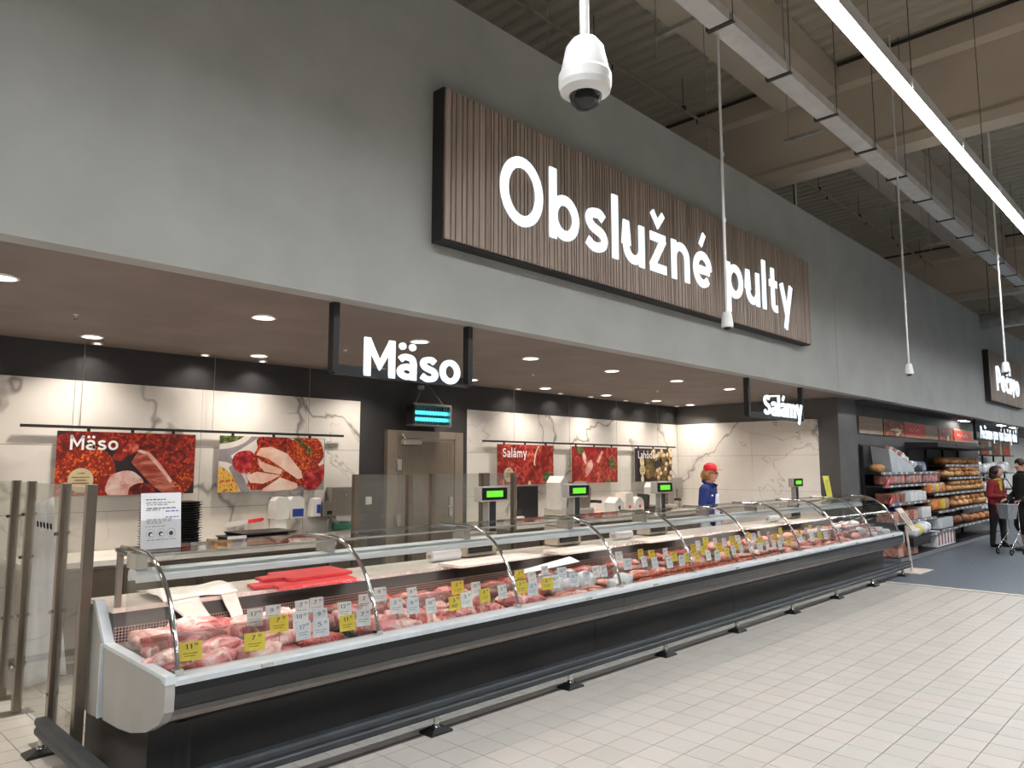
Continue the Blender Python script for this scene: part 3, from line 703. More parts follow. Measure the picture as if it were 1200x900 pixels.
t = thing('hanging_rod', 'pale conduit hanging from the big beam and ending behind the top of the grey fascia', 'conduit', (11.15, 4.6, 0))
MB().cyl((-.03, 0, 4.4), (-.03, 0, 7.04), .014, n=8, mat='dark_steel').build('rod', t)
MB().cyl((.02, 0, 4.4), (.02, 0, 7.04), .02, n=8, mat='tray_white').build('sleeve', t)
for i, (x, y) in enumerate(((4.75, 4.15), (7.65, 4.18), (12.4, 4.2), (14.9, 4.2), (16.5, 4.2))):
    t = thing('ceiling_wire', 'thin steel wire rising from the fascia top to the roof, %s from the left' % ORD[i], 'wire', (x, y, 0), 0, 'wires above the fascia')
    MB().cyl((0, 0, 4.6), (0, 0, 7.5), .006, n=5, mat='duct_steel').build('strand', t)
for i in range(9):
    x, y = 8.2+1.25*i, (.6, 1.1)[i % 2]
    t = thing('ceiling_wire', 'thin dark wire over the aisle, right of the trunking, %s counting from near to far' % ORDN(i+1), 'wire', (x, y, 0), 0, 'wires over the aisle')
    MB().cyl((0, 0, 4.6), (0, 0, 7.5), .004, n=5, mat='dark_steel').build('strand', t)

# dome cameras on drop rods
t = thing('dome_camera', 'large white dome camera with dark glass hanging nearest, above the sign', 'camera', (2.168, 1.7, 3.03))
MB().cyl((0, 0, .19), (0, 0, 4.46), .019, n=14, mat='white_plastic').build('rod', t)
MB().lathe([(.02, .235), (.052, .232), (.075, .20), (.092, .12), (.097, .085)], 28, (0, 0, 0), 'white_plastic').build('hood', t)
MB().lathe([(.100, .095), (.104, .085), (.104, .045), (.098, .022), (.066, .004), (.064, .015)], 28, (0, 0, 0), 'white_plastic').build('collar', t)
MB().lathe([(.062, .02), (.062, 0), (.055, -.025), (.035, -.045), (.015, -.053), (0, -.055)], 24, (0, 0, 0), 'dome_glass').build('dome', t)
MB().ball((0, 0, 0), .042, 'black_plastic', 14, 10).cyl((.02, -.035, -.01), (.03, -.05, -.015), .015, mat='chrome').build('lens_block', t)
sm = None
for (x, y, z, l) in ((5.84, 3.05, 2.80, 'small white camera on a long thin rod in front of the word pulty'),
                     (10.5, 2.93, 2.80, 'small white camera on a long thin rod in front of the plain grey fascia'),
                     (11.27, 2.0, 2.81, 'small white camera on a long thin rod in front of the bakery sign')):
    t = thing('rod_camera', l, 'camera', (x, y, z), 0, 'small cameras on rods')
    MB().cyl((0, 0, .13), (0, 0, 7.5-z), .012, n=10, mat='white_plastic').build('rod', t)
    MB().lathe([(.012, .135), (.034, .13), (.042, .10), (.052, .02), (.052, 0), (.036, -.005)], 20, (0, 0, 0), 'white_plastic').build('hood', t)
    MB().lathe([(.036, 0), (.032, -.014), (.018, -.026), (0, -.03)], 16, (0, 0, 0), 'black_plastic').build('dome', t)
    MB().box(.012, .03, -.008, .008, 1.55, 1.59, 'white_plastic').box(.012, .03, -.008, .008, .95, .98, 'white_plastic').build('cable_clip', t)

# ================================================================== SIGNS
t = thing('fascia_sign', 'long wooden slat sign with glowing letters Obslu\u017en\u00e9 pulty on the grey fascia', 'sign', (3.30, 3.87, 3.19))
MB().box(0, 6.40, .012, .128, 0, 1.14, 'black_matte').build('frame', t)
slat_r = random.Random(5); x = .012
while x < 6.36:
    w = slat_r.choice([.018, .026, .034, .04, .046, .052]); w = min(w, 6.388-x)
    if w > .008: MB().box(x, x+w, -.008, .012, .012, 1.128, 'slat_wood').build('slat', t)
    x += w+.011
word_mb('Obslu\u017en\u00e9 pulty', .55, 5.82, .275, .575, .012, 'letter_face', w=.150, gap=.125).build('lettering', t, loc=(0, -.008, 0))

t = thing('fascia_sign', 'wooden slat sign with glowing letters Pe\u010divo at the far end of the fascia', 'sign', (20.0, 3.87, 3.12))
MB().box(0, 3.75, .012, .128, 0, 1.2, 'black_matte').build('frame', t)
x = .02
while x < 3.70:
    w = slat_r.choice([.05, .07, .09]); w = min(w, 3.73-x); MB().box(x, x+w, 0, .012, .012, 1.188, 'slat_wood').build('slat', t); x += w+.012
word_mb('Pe\u010divo', .62, 3.2, .28, .58, .02, 'letter_face').build('lettering', t)

def hanging_sign(x0, x1, text, tx0, tx1, base, cap, label, y=4.16, zb=2.21, d=.018, w=.165):
    t = thing('hanging_sign', label, 'sign', (0, y, 0))
    for x in (x0, x1): MB().box(x-.022, x+.022, -.03, .03, zb, ZS-.001, 'black_matte').build('upright', t)
    MB().box(x0, x1, -.025, .025, zb-.012, zb+.010, 'black_matte').build('bottom_bar', t)
    MB().box(x0+.022, x1-.022, .015, .022, zb+.010, zb+.06, 'black_matte').build('back_rail', t)
    word_mb(text, tx0, tx1, base, cap, d, 'letter_face', w=w).build('lettering', t, loc=(0, d/2-.03, 0))
hanging_sign(2.62, 3.81, 'M\u00e4so', 2.84, 3.70, 2.205, .262, 'hanging sign with glowing letters M\u00e4so in a black frame over the counter')
hanging_sign(8.40, 9.97, 'Sal\u00e1my', 8.78, 9.93, 2.235, .265, 'hanging sign with glowing letters Sal\u00e1my in a black frame over the counter')
hanging_sign(19.55, 24.2, 'Pe\u010dieme pre v\u00e1s ka\u017ed\u00fd de\u0148', 19.95, 24.0, 2.24, .30, 'hanging sign with glowing words Pe\u010dieme pre v\u00e1s ka\u017ed\u00fd de\u0148 at the bakery', d=.01, w=.12)

# ------------------------------------------------------------------ posters on rails
def blob(cx, cy, rx, ry, rot=0, n=26, nz=.06, seed=0, a0=0, a1=360):
    out = []
    for i in range(n):
        a = math.radians(a0+(a1-a0)*i/(n if a1-a0 >= 360 else n-1)); k = 1+nz*mnoise.noise(Vector((math.cos(a)*1.5+seed, math.sin(a)*1.5, seed*.7)))*2
        x, y = rx*math.cos(a)*k, ry*math.sin(a)*k; c, s = math.cos(math.radians(rot)), math.sin(math.radians(rot))
        out.append((cx+x*c-y*s, cy+x*s+y*c))
    return out
def clip_poly(pts, w, h_):
    for ax, lim, sg in ((0, 0, 1), (0, w, -1), (1, 0, 1), (1, h_, -1)):
        out = []
        for i in range(len(pts)):
            p, q = pts[i-1], pts[i]; ip = (p[ax]-lim)*sg >= 0; iq = (q[ax]-lim)*sg >= 0
            if ip != iq:
                u = (lim-p[ax])/(q[ax]-p[ax]); r = [p[0]+(q[0]-p[0])*u, p[1]+(q[1]-p[1])*u]; r[ax] = lim; out.append(tuple(r))
            if iq: out.append(q)
        pts = out
        if len(pts) < 3: return []
    return pts
def picture(w, h_, bg, shapes, name='print', step=.00025):
    """flat print: background and shapes in metres on the xz plane, front towards -y"""
    mb = MB(); mb.poly([(0, 0, 0), (w, 0, 0), (w, 0, h_), (0, 0, h_)], bg)
    for k, (mat, pts) in enumerate(shapes):
        pts = clip_poly(pts, w, h_)
        if len(pts) < 3: continue
        ar = sum(pts[i-1][0]*pts[i][1]-pts[i][0]*pts[i-1][1] for i in range(len(pts)))
        if ar < 0: pts = pts[::-1]
        mb.poly([(p[0], -(k+1)*step, p[1]) for p in pts], mat)
    return mb
def poster(x0, w, label, bg, shapes, text=None, seal=None, z0=1.345, h_=.555, y=YB-.085):
    t = thing('poster', label, 'poster', (x0, y, z0))
    MB().box(0, w, 0, .006, 0, h_, 'white_plastic').build('board', t)
    pic = picture(w, h_, bg, shapes); pic.build('print', t, loc=(0, -.0006, 0))
    off = -.0006-.00025*(len(shapes)+2)
    if seal:
        cx, cz, r = seal; sl = picture(w, h_, 'seal_cream', [], 'seal'); sl = MB()
        sl.poly([(cx+r*math.cos(2*math.pi*i/30), 0, cz+r*1.05*math.sin(2*math.pi*i/30)) for i in range(30)], 'seal_cream')
        for q, ww in ((.55, .5), (.2, 1.2), (-.05, .8), (-.3, 1.1)): sl.poly([(cx-r*.6*ww, -.0004, cz+r*q), (cx+r*.6*ww, -.0004, cz+r*q), (cx+r*.6*ww, -.0004, cz+r*(q+.09)), (cx-r*.6*ww, -.0004, cz+r*(q+.09))], 'print_brown')
        sl.build('seal', t, loc=(0, off, 0))
    if text: word_mb(text[0], text[1], text[2], text[3], text[4], .0004, 'paper_white', w=.155, gap=.11).build('lettering', t, loc=(0, off, 0))
    return t
def ring_shapes(mat, lst, seed=0): return [(mat, blob(*q[:4], *(q[4:5] or (0,)), seed=seed+i)) for i, q in enumerate(lst)]
sh = [('print_roast_red', blob(.55, .52, .42, .12, -4, seed=1)), ('print_roast', blob(.2, .18, .27, .26, 10, seed=2)), ('print_roast_red', blob(.04, .42, .16, .10, 30, seed=8)),
      ('print_salami_deep', blob(.51, .36, .07, .05, 40, seed=3)), ('print_salami', blob(.59, .41, .07, .05, 30, seed=4)),
      ('print_pink', blob(.55, .08, .16, .13, 15, seed=5)), ('print_pink', blob(.49, .03, .07, .05, 0, seed=15)), ('print_roast_red', blob(.70, .03, .12, .07, 0, seed=12)),
      ('print_roast_red', blob(.96, .36, .30, .26, -25, seed=6)), ('print_roast', blob(1.06, .08, .10, .14, -30, seed=16)),
      ('print_meat', [(.60, .29), (.66, .40), (.74, .40), (.86, .25), (.98, .10), (1.03, .02), (.90, .0), (.78, .09)]),
      ('print_pink', [(.645, .385), (.66, .405), (.75, .385), (.86, .27), (.97, .12), (.95, .10), (.83, .25), (.73, .36)]), ('poster_dark', [(1.08, 0), (1.17, 0), (1.17, .12), (1.12, .03)])]
poster(1.82, 1.17, 'roast meat poster with the white word M\u00e4so, on the left wall rail', 'poster_dark', sh, ('M\u00e4so', .10, .485, .395, .125), (.20, .135, .10))
sh = [('print_plate', [(0, 0), (.3, 0), (.12, .36), (.42, .55), (1.17, .55), (1.17, .2), (.8, 0)]), ('print_plate', blob(.08, .56, .27, .13, 12, nz=.01)), ('print_herb', blob(.07, .57, .21, .085, 12, seed=2)),
      ('print_plate', blob(.02, .06, .26, .24, -20, nz=.01)), ('print_grain', blob(0, .05, .21, .20, -20, seed=3)), ('print_slate', [(.10, .24), (.24, .0), (.34, 0), (.17, .30)]),
      ('print_fruit', blob(.27, .30, .13, .115, 0, seed=4)), ('print_fruit', [(.18, .25), (.19, .19), (.25, .23), (.29, .17), (.33, .24)]),
      ('print_roast_red', blob(.62, .46, .25, .12, -12, seed=5)), ('print_roast', blob(.95, .40, .22, .18, 10, seed=6)), ('print_roast', blob(1.02, .15, .14, .15, 0, seed=7)), ('print_fruit', blob(1.02, .12, .12, .11, 0, seed=17)), ('print_fruit', blob(1.16, .2, .05, .08, 0, seed=9)),
      ('print_roast', [(.30, .06), (.36, .36), (.56, .46), (.92, .24), (.94, .06), (.6, .0), (.4, .02)]), ('print_ham', [(.38, .37), (.43, .44), (.55, .46), (.74, .38), (.90, .20), (.92, .13), (.86, .12), (.70, .22), (.52, .33)]),
      ('print_roast', [(.36, .37), (.40, .45), (.55, .48), (.76, .40), (.75, .38), (.55, .455), (.43, .44), (.39, .37)]),
      ('print_ham', [(.40, .34), (.45, .30), (.68, .22), (.66, .17), (.48, .20), (.42, .26)]), ('print_ham', [(.28, .16), (.40, .20), (.66, .16), (.58, .12), (.45, .07), (.34, .08)]), ('print_roast', [(.32, .09), (.46, .08), (.50, .03), (.34, .015)]),
      ('print_ham', [(.46, .02), (.66, .14), (.86, .07), (.85, .02), (.6, 0), (.48, 0)]), ('print_herb', [(.80, .55), (.86, .55), (1.04, .40), (1.0, .38)])]
poster(3.225, 1.18, 'sliced ham poster with bowls and a pomegranate, right of the M\u00e4so poster', 'print_slate', sh)
rr = random.Random(3)
sh = [('print_salami_deep', blob(.3*i+.1, .12+.22*(i % 2), .2, .15, 30*i, seed=i)) for i in range(5)]
sh += [('print_salami', blob(rr.uniform(0, 1.15), rr.uniform(0, .55), rr.uniform(.06, .16), rr.uniform(.03, .07), rr.uniform(0, 180), seed=20+i)) for i in range(16)]
sh += [('print_cream', blob(.80, .40, .05, .15, -18, seed=5)), ('print_salami', blob(.825, .39, .05, .14, -18, seed=6)), ('print_herb', blob(1.03, .1, .10, .08, 0, seed=7)), ('print_salami', [(.62, .0), (.82, .22), (.90, .18), (.74, .0)]), ('print_cream', blob(.64, .02, .03, .03))]
poster(7.06, 1.16, 'red sausage poster with the white word Sal\u00e1my, first on the right wall rail', 'print_salami', sh, ('Sal\u00e1my', .10, .58, .375, .13), (.22, .14, .095))
sh = [('print_salami', blob(rr.uniform(.05, 1.1), rr.uniform(.05, .5), rr.uniform(.10, .17), rr.uniform(.06, .11), rr.uniform(0, 180), seed=40+i)) for i in range(12)]
sh += [('print_pink', blob(.42, .24, .07, .13, -35, seed=3)), ('print_pink', blob(.30, .40, .04, .12, 20, seed=4)), ('print_herb', blob(1.02, .26, .09, .14, 20, seed=5)), ('print_herb', blob(.2, .5, .09, .06, 0, seed=6)), ('print_olive', blob(.95, .06, .12, .07, 0, seed=8)),
       ('print_salami', blob(.66, .20, .14, .13, 0, seed=9)), ('print_salami', blob(.95, .14, .15, .10, 10, seed=10)), ('print_pink', [(.60, .33), (.74, .50), (.78, .48), (.66, .30)]), ('print_salami_deep', blob(.14, .14, .11, .12, 0, seed=11)), ('print_roast', blob(.18, .03, .08, .04, 0, seed=12))]
poster(8.64, 1.16, 'cured meat poster without words, middle one on the right wall rail', 'print_salami_deep', sh)
sh = [('print_olive', blob(rr.uniform(.05, 1.1), rr.uniform(.05, .5), .09, .07, rr.uniform(0, 180), seed=60+i)) for i in range(14)]
for i in range(26):
    cx, cy = .62+rr.uniform(-.05, .52), rr.uniform(.02, .53); sh += [('print_brown', blob(cx, cy-.01, .06, .055, 0, seed=80+i)), ('print_cream', blob(cx-.005, cy+.012, .042, .034, 10, seed=90+i))]
sh += [('print_cream', blob(.19, .33, .06, .08, 20, seed=2)), ('print_brown', blob(.38, .12, .08, .08)), ('print_cream', blob(.2, .04, .045, .06))]
poster(10.28, 1.13, 'dark delicacies poster with the white word Lah\u00f4dky, last on the right wall rail', 'poster_dark', sh, ('Lah\u00f4dky', .08, .66, .385, .125), (.20, .19, .085))
def poster_rail(x0, x1, hooks, wires, label):
    t = thing('poster_rail', label, 'rail', (0, YB-.08, 1.935))
    MB().box(x0, x1, -.012, .012, -.012, .012, 'black_matte').build('bar', t)
    for x in hooks: MB().box(x-.012, x+.012, -.008, .008, -.035, -.012, 'black_plastic').build('hook', t)
    for x in wires: MB().cyl((x, 0, .012), (x, 0, ZS-1.936), .0025, n=5, mat='steel').build('wire', t)
poster_rail(1.55, 4.64, [2.06, 2.42, 2.78, 3.36, 3.8, 4.22], [1.99, 3.15, 4.2], 'black poster rail hung on wires in front of the left marble wall')
poster_rail(6.80, 11.55, [7.2, 7.62, 8.06, 8.75, 9.2, 9.65, 10.4, 10.85, 11.3], [7.4, 8.6, 9.8, 11.0], 'black poster rail hung on wires in front of the right marble wall')

# insect lamp above the cold room door
t = thing('insect_lamp', 'electric fly killer lamp with blue glowing tubes above the steel door', 'insect lamp', (5.78, 7.0, 2.08))
fr = MB()
fr.box(-.30, .30, -.07, .07, 0, .02, 'steel').box(-.30, .30, -.07, .07, .25, .275, 'steel').box(-.30, -.275, -.07, .07, .02, .25, 'black_matte').box(.275, .30, -.07, .07, .02, .25, 'steel').box(-.275, .275, .06, .07, .02, .25, 'dark_steel')
fr.build('housing', t)
for z in (.085, .165): MB().cyl((-.27, -.01, z), (.27, -.01, z), .022, n=12, mat='uv_tube').build('tube', t)
gr = MB()
for i in range(13): gr.cyl((-.264+i*.044, -.068, .02), (-.264+i*.044, -.068, .25), .0025, n=4, mat='steel')
gr.build('wire_guard', t)
MB().tube([(-.22, 0, .275), (-.08, .02, .50), (-.08, .1, ZS-2.08-.08)], .006, 5, 'steel').tube([(.22, 0, .275), (-.02, .02, .52), (-.02, .1, ZS-2.08-.08)], .006, 5, 'steel').box(-.10, .0, .10, .118, .46, .512, 'steel').build('hanger', t)

# ================================================================== SERVICE COUNTER
BX = [1.45+1.166*k for k in range(10)]
GP = [(3.605, .640), (3.620, .70), (3.645, .78), (3.69, .88), (3.755, .975), (3.84, 1.055), (3.94, 1.115), (4.04, 1.15)]
def gcurve(n=14):
    return spline(GP, 3)
def counter_module(k0, k1, label):
    x0, x1 = BX[k0], BX[k1]; g = .002; a, b = (x0+g, x1-g)
    t = thing('display_counter', label, 'counter', (0, 0, 0), 0, 'refrigerated display counters in a row')
    t.location = (x0, 3.6, 0)
    L = Matrix.Translation((-x0, -3.6, 0))
    def part(name, mb, **k):
        mb.move(L); return mb.build(name, t, **k)
    part('plinth', MB().prism([(3.84, .012), (3.84, .34), (3.80, .40), (4.75, .40), (4.75, .012)], a, b, 'x', 'counter_black'))
    part('lip', MB().prism([(3.552, .597), (3.546, .56), (3.55, .52), (3.562, .492), (3.64, .47), (3.70, .597)], a, b, 'x', 'lip_black'))
    part('under_lip', MB().prism([(3.560, .491), (3.572, .462), (3.80, .401), (3.86, .42), (3.64, .469)], a, b, 'x', 'lip_grey'))
    part('sill', MB().prism([(3.548, .598), (3.546, .622), (3.56, .634), (3.655, .634), (3.66, .598)], a, b, 'x', 'sill_grey'))
    part('well', MB().prism([(3.70, .40), (3.66, .55), (3.662, .575), (4.37, .652), (4.37, .40)], a, b, 'x', 'liner_deck'))
    part('perforated_strip', MB().prism([(4.372, .56), (4.372, .738), (4.385, .738), (4.385, .56)], a, b, 'x', 'perforated_steel'))
    part('back_liner', MB().prism([(4.376, .739), (4.415, .805), (4.47, .805), (4.47, .56), (4.386, .56), (4.386, .739)], a, b, 'x', 'liner_dark'))
    part('service_shelf', MB().prism([(4.415, .806), (4.412, .832), (4.86, .832), (4.86, .806)], a, b, 'x', 'shelf_steel'), bev=.003)
    part('rear_body', MB().prism([(4.47, .40), (4.47, .805), (4.84, .805), (4.84, .40)], a, b, 'x', 'grey_case'))
    for k in range(k0, k1):
        q0, q1 = BX[k]+.012, BX[k+1]-.012
        part('front_glass', MB().sheet(gcurve(), q0, q1, 'clear_glass', .006))
        part('top_glass', MB().box(q0, q1, 4.05, 4.42, 1.146, 1.154, 'clear_glass'))
        part('divider_strip', MB().box(q0+.02, q1-.02, 3.93, 3.935, .62, .745, 'acrylic').box(q0+.02, q1-.02, 3.926, 3.939, .745, .752, 'acrylic'))
    part('canopy', MB().prism([(4.10, 1.012), (4.098, 1.035), (4.11, 1.055), (4.135, 1.064), (4.20, 1.064), (4.225, 1.05), (4.23, 1.02), (4.225, 1.0), (4.215, 1.0), (4.21, 1.016), (4.12, 1.016), (4.112, 1.0), (4.102, 1.0)], x0+.004, x1-.004, 'x', 'canopy_grey', True))
    part('canopy_lamp', MB().poly([(x0+.06, 4.125, 1.0145), (x0+.06, 4.205, 1.0145), (x1-.06, 4.205, 1.0145), (x1-.06, 4.125, 1.0145)], 'canopy_lens'))
    part('top_rail', MB().box(a, b, 4.415, 4.435, 1.135, 1.155, 'chrome').box(a, b, 4.03, 4.05, 1.136, 1.148, 'bright_steel'))
    ks = list(range(k0, k1))+([k1] if k1 == 9 else [])
    for k in ks:
        x = BX[k]; x = x+.032 if k == k0 else (x-.032 if k == 9 else x)
        c = gcurve(); br = MB()
        br.tube([(x, p[0]-.004, p[1]) for p in c]+[(x, 4.12, 1.158), (x, 4.42, 1.158)], .0115, 8, 'chrome')
        br.box(x-.02, x+.02, 3.585, 3.63, .636, .66, 'chrome').box(x-.029, x+.029, 4.12, 4.25, 1.065, 1.145, 'bright_steel')
        part('glass_bracket', br)
        if k in (0, 9): part('canopy_post', MB().box(x-.014, x+.014, 4.425, 4.455, .833, 1.134, 'steel').box(x-.014, x+.014, 4.25, 4.425, 1.118, 1.134, 'steel'))
        part('bracket_cap', MB().cyl((x, 3.66, .815), (x, 3.70, .875), .016, n=10, mat='chrome'))
    for x in (x0+.45, x1-.45): part('sill_latch', MB().box(x-.03, x+.03, 3.538, 3.55, .606, .62, 'bright_steel'))
    return t, part
mods = [(0, 3, 'dark refrigerated glass counter full of raw pork, nearest of the row, with grey end panel'), (3, 5, 'dark refrigerated glass counter section with white wrapped packs and orange sausages'),
        (5, 7, 'dark refrigerated glass counter section crowded with yellow and white price tags'), (7, 9, 'dark refrigerated glass counter section at the far end beside the bakery shelves')]
for m_ in mods:
    t, part = counter_module(*m_)
    if m_[0] == 0:
        ep = [(3.548, .632), (3.542, .56), (3.545, .49), (3.60, .43), (3.75, .36), (3.93, .315), (4.10, .295), (4.33, .285), (4.38, .632), (4.36, .645), (3.60, .645)]
        part('end_panel', MB().prism(ep, 1.405, 1.449, 'x', 'end_grey'), bev=.008)
        rp = [(4.392, .283), (4.55, .27), (4.68, .29), (4.80, .36), (4.83, .46), (4.81, .832), (4.56, .845), (4.39, .66)]
        part('end_panel', MB().prism(rp, 1.40, 1.449, 'x', 'end_grey'), bev=.008)
        part('end_trim', MB().prism([(3.542, .61), (3.546, .648), (4.36, .665), (4.545, .865), (4.60, .865), (4.40, .645), (3.60, .632)], 1.402, 1.452, 'x', 'end_trim'), bev=.004)
        part('end_trim', MB().prism([(4.378, .284), (4.378, .66), (4.394, .66), (4.394, .284)], 1.392, 1.449, 'x', 'end_trim'))
        part('plinth_corner', MB().cyl((1.62, 3.92, .012), (1.62, 3.92, .34), .09, n=20, mat='counter_black'))
        part('plinth_side', MB().box(1.50, 1.53, 3.93, 4.78, .012, .285, 'steel_brown'))
        part('side_glass', MB().prism([(3.62, .66)]+[(p[0]+.012, p[1]) for p in gcurve()[3:]]+[(4.23, 1.14), (4.23, .66)], 1.452, 1.458, 'x', 'clear_glass'))
    if m_[1] == 9:
        x = BX[9]
        ep = [(3.548, .632), (3.542, .56), (3.545, .49), (3.60, .43), (3.75, .38), (4.38, .36), (4.80, .40), (4.81, .832), (4.56, .845), (4.36, .645), (3.60, .645)]
        part('end_panel', MB().prism(ep, x+.001, x+.045, 'x', 'end_grey'), bev=.006)
        part('plinth_side', MB().box(x-.02, x-.003, 3.845, 4.70, .012, .36, 'pack_brown'))
        part('side_glass', MB().prism([(3.62, .66)]+[(p[0]+.012, p[1]) for p in gcurve()[3:]]+[(4.23, 1.14), (4.23, .66)], x-.008, x-.003, 'x', 'clear_glass'))
        for k in (7, 8):
            part('stay_rod', MB().tube([(BX[k], 3.70, .90), (BX[k]+.62, 4.25, 1.10)], .006, 6, 'chrome').tube([(BX[k], 3.74, .84), (BX[k]+1.1, 3.70, .90)], .005, 6, 'chrome'))

# trolley bumper rail around the counter
t = thing('bumper_rail', 'low dark grey trolley bumper rail on chrome feet running along the counter', 'bumper rail', (1.28, 3.58, 0))
path = [(0, 1.36)]+[(0, .14)]+[(.14+.14*math.cos(math.radians(a)), .14+.14*math.sin(math.radians(a))) for a in range(195, 271, 15)]+[(10.98, 0)]
pr = [(-.026, .10), (.026, .10), (.030, .115), (.030, .178), (.026, .192), (-.026, .192), (-.032, .178), (-.032, .158), (-.024, .150), (-.024, .140), (-.032, .132), (-.032, .115)]
rl = MB(); ring = []
for i, p in enumerate(path):
    a = Vector(path[max(i-1, 0)]); b = Vector(path[min(i+1, len(path)-1)]); dr = (b-a).normalized(); nn = Vector((-dr.y, dr.x))
    ring += [(p[0]+nn.x*q[0], p[1]+nn.y*q[0], q[1]) for q in pr]
n = len(pr); rl.add(ring, [(i*n+k, (i+1)*n+k, (i+1)*n+(k+1) % n, i*n+(k+1) % n) for i in range(len(path)-1) for k in range(n)], 'bumper')
rl.add(ring[:n], [tuple(range(n))], 'bumper'); rl.add(ring[-n:], [tuple(range(n))[::-1]], 'bumper')
rl.build('rail', t)
for x, y in [(0, 1.32), (.48, 0)]+[(1.76+1.272*k, 0) for k in range(8)]:
    ft = MB().cyl((x, y, .03), (x, y, .10), .019, n=12, mat='chrome').lathe([(.019, .055), (.023, .04), (.03, .03)], 14, (x, y, 0), 'chrome'); 
    f = ft.build('post', t)
    bs = MB(); c = [(x-.085, y-.06), (x+.085, y-.06), (x+.085, y+.06), (x-.085, y+.06)]; s2 = [(x+(p[0]-x)*.45, y+(p[1]-y)*.45) for p in c]
    bs.hexa([(p[0], p[1], 0) for p in c]+[(p[0], p[1], .014) for p in c], 'black_plastic').hexa([(p[0], p[1], .014) for p in c]+[(p[0], p[1], .036) for p in s2], 'black_plastic')
    bs.build('foot', t, bev=.004)

# ================================================================== GOODS IN THE COUNTER
TAGS = """Y 1.58 3.7 0.708;Y 1.91 3.7 0.698;Y 2.1 3.8 0.746;W 2.04 3.96 0.765;W 2.16 3.98 0.767;B 2.19 3.7 0.71;W 2.23 3.8 0.745;B 2.35 3.79 0.745;B 2.3 3.7 0.708;W 2.35 3.99 0.769;W 2.45 4.0 0.771;W 2.55 3.85 0.752;Y 2.47 3.7 0.71;W 2.58 3.7 0.723;W 2.75 3.93 0.763;W 2.93 4.02 0.773;W 2.87 3.77 0.743;B 2.96 3.72 0.737;W 3.12 3.93 0.761;W 3.09 3.7 0.723;Y 3.51 3.92 0.762;Y 3.29 3.7 0.713;W 3.39 3.7 0.723;W 3.61 3.84 0.752;Y 3.56 3.7 0.731;W 3.73 3.7 0.734;Y 4.18 3.96 0.766;Y 3.95 3.73 0.737;W 4.23 3.88 0.758;B 4.04 3.7 0.717;W 4.48 3.97 0.769;Y 4.21 3.71 0.735;W 4.31 3.72 0.736;B 4.57 3.87 0.756;B 4.51 3.7 0.735;B 4.67 3.7 0.73;W 4.89 3.78 0.745;W 4.98 3.77 0.744;W 5.61 4.07 0.779;B 5.43 3.85 0.752;Y 5.94 4.06 0.779;B 5.67 3.84 0.752;Y 6.02 3.99 0.77;B 5.72 3.76 0.743;W 6.24 3.98 0.768;B 5.88 3.71 0.736;Y 6.18 3.85 0.752;B 6.09 3.71 0.737;Y 6.28 3.76 0.743;Y 6.78 3.99 0.77;Y 6.41 3.74 0.741;Y 7.34 4.17 0.79;W 6.99 4.06 0.779;Y 6.8 3.88 0.755;W 6.59 3.72 0.738;W 6.73 3.7 0.728;W 7.38 4.08 0.78;Y 7.15 3.91 0.76;W 7.49 4.03 0.775;Y 6.96 3.72 0.738;Y 7.72 4.06 0.779;W 7.86 4.06 0.779;W 7.14 3.74 0.741;W 7.31 3.74 0.738;Y 7.47 3.88 0.755;Y 8.25 4.13 0.786;W 8.24 4.06 0.777;W 8.47 4.1 0.784;Y 8.06 3.89 0.758;W 7.56 3.75 0.74;W 7.67 3.71 0.735;W 8.55 4.02 0.774;W 7.87 3.72 0.737;Y 8.56 3.94 0.763;W 8.03 3.72 0.737;W 8.48 3.83 0.752;W 8.15 3.7 0.717;Y 9.12 4.13 0.787;Y 8.47 3.74 0.739;Y 9.24 3.94 0.764;W 8.86 3.77 0.742;W 9.54 3.98 0.769;Y 9.92 4.08 0.779;W 9.11 3.73 0.739;W 9.98 3.99 0.769;Y 9.35 3.73 0.739;W 9.53 3.73 0.737"""
R = random.Random(21)
zd = lambda y: .575+max(0, y-3.662)*.1088
def bay_of(x):
    for k in range(9):
        if x < BX[k+1]: return k
    return 8
MESH = {}
def proto(key, fn, n):
    for i in range(n): MESH.setdefault(key, []).append(fn(i))
def cut_mesh(mat, rx, ry, rz, seed, nz=.32):
    mb = MB(); mb.ball((0, 0, rz*.8), (rx, ry, rz), mat, 20, 12, nz, seed)
    mb.v = [(p[0], p[1], max(0.0, p[2])) for p in mb.v]
    return mb.mesh('meat')
def rib_mesh(mat, seed):
    mb = MB(); nx, ny = 26, 8; L_, Wd = .30, .15; top = []; bot = []
    for i in range(nx+1):
        for j in range(ny+1):
            u, v = i/nx-.5, j/ny-.5; e = 1-max(0, abs(v)*2-.75)*2.0
            z = .03+.035*math.cos(u*2.4)+.012*math.cos(u*nx*1.35)*(1 if abs(v) < .45 else .3)*e+.012*mnoise.noise(Vector((u*6, v*6, seed)))
            top.append((u*L_, v*Wd*(1+.12*mnoise.noise(Vector((u*4, seed, 0)))), z*e)); bot.append((u*L_, v*Wd, .0))
    W_ = ny+1
    mb.add(top, [(i*W_+j, (i+1)*W_+j, (i+1)*W_+j+1, i*W_+j+1) for i in range(nx) for j in range(ny)], mat, True)
    N = len(top); edge = [j for j in range(W_)]+[(i*W_+ny) for i in range(1, nx+1)]+[nx*W_+j for j in range(ny-1, -1, -1)]+[i*W_ for i in range(nx-1, 0, -1)]
    mb.add([top[i] for i in edge]+[bot[i] for i in edge], [((k+1) % len(edge), k, len(edge)+k, len(edge)+(k+1) % len(edge)) for k in range(len(edge))], mat, True)
    return mb.mesh('ribs')
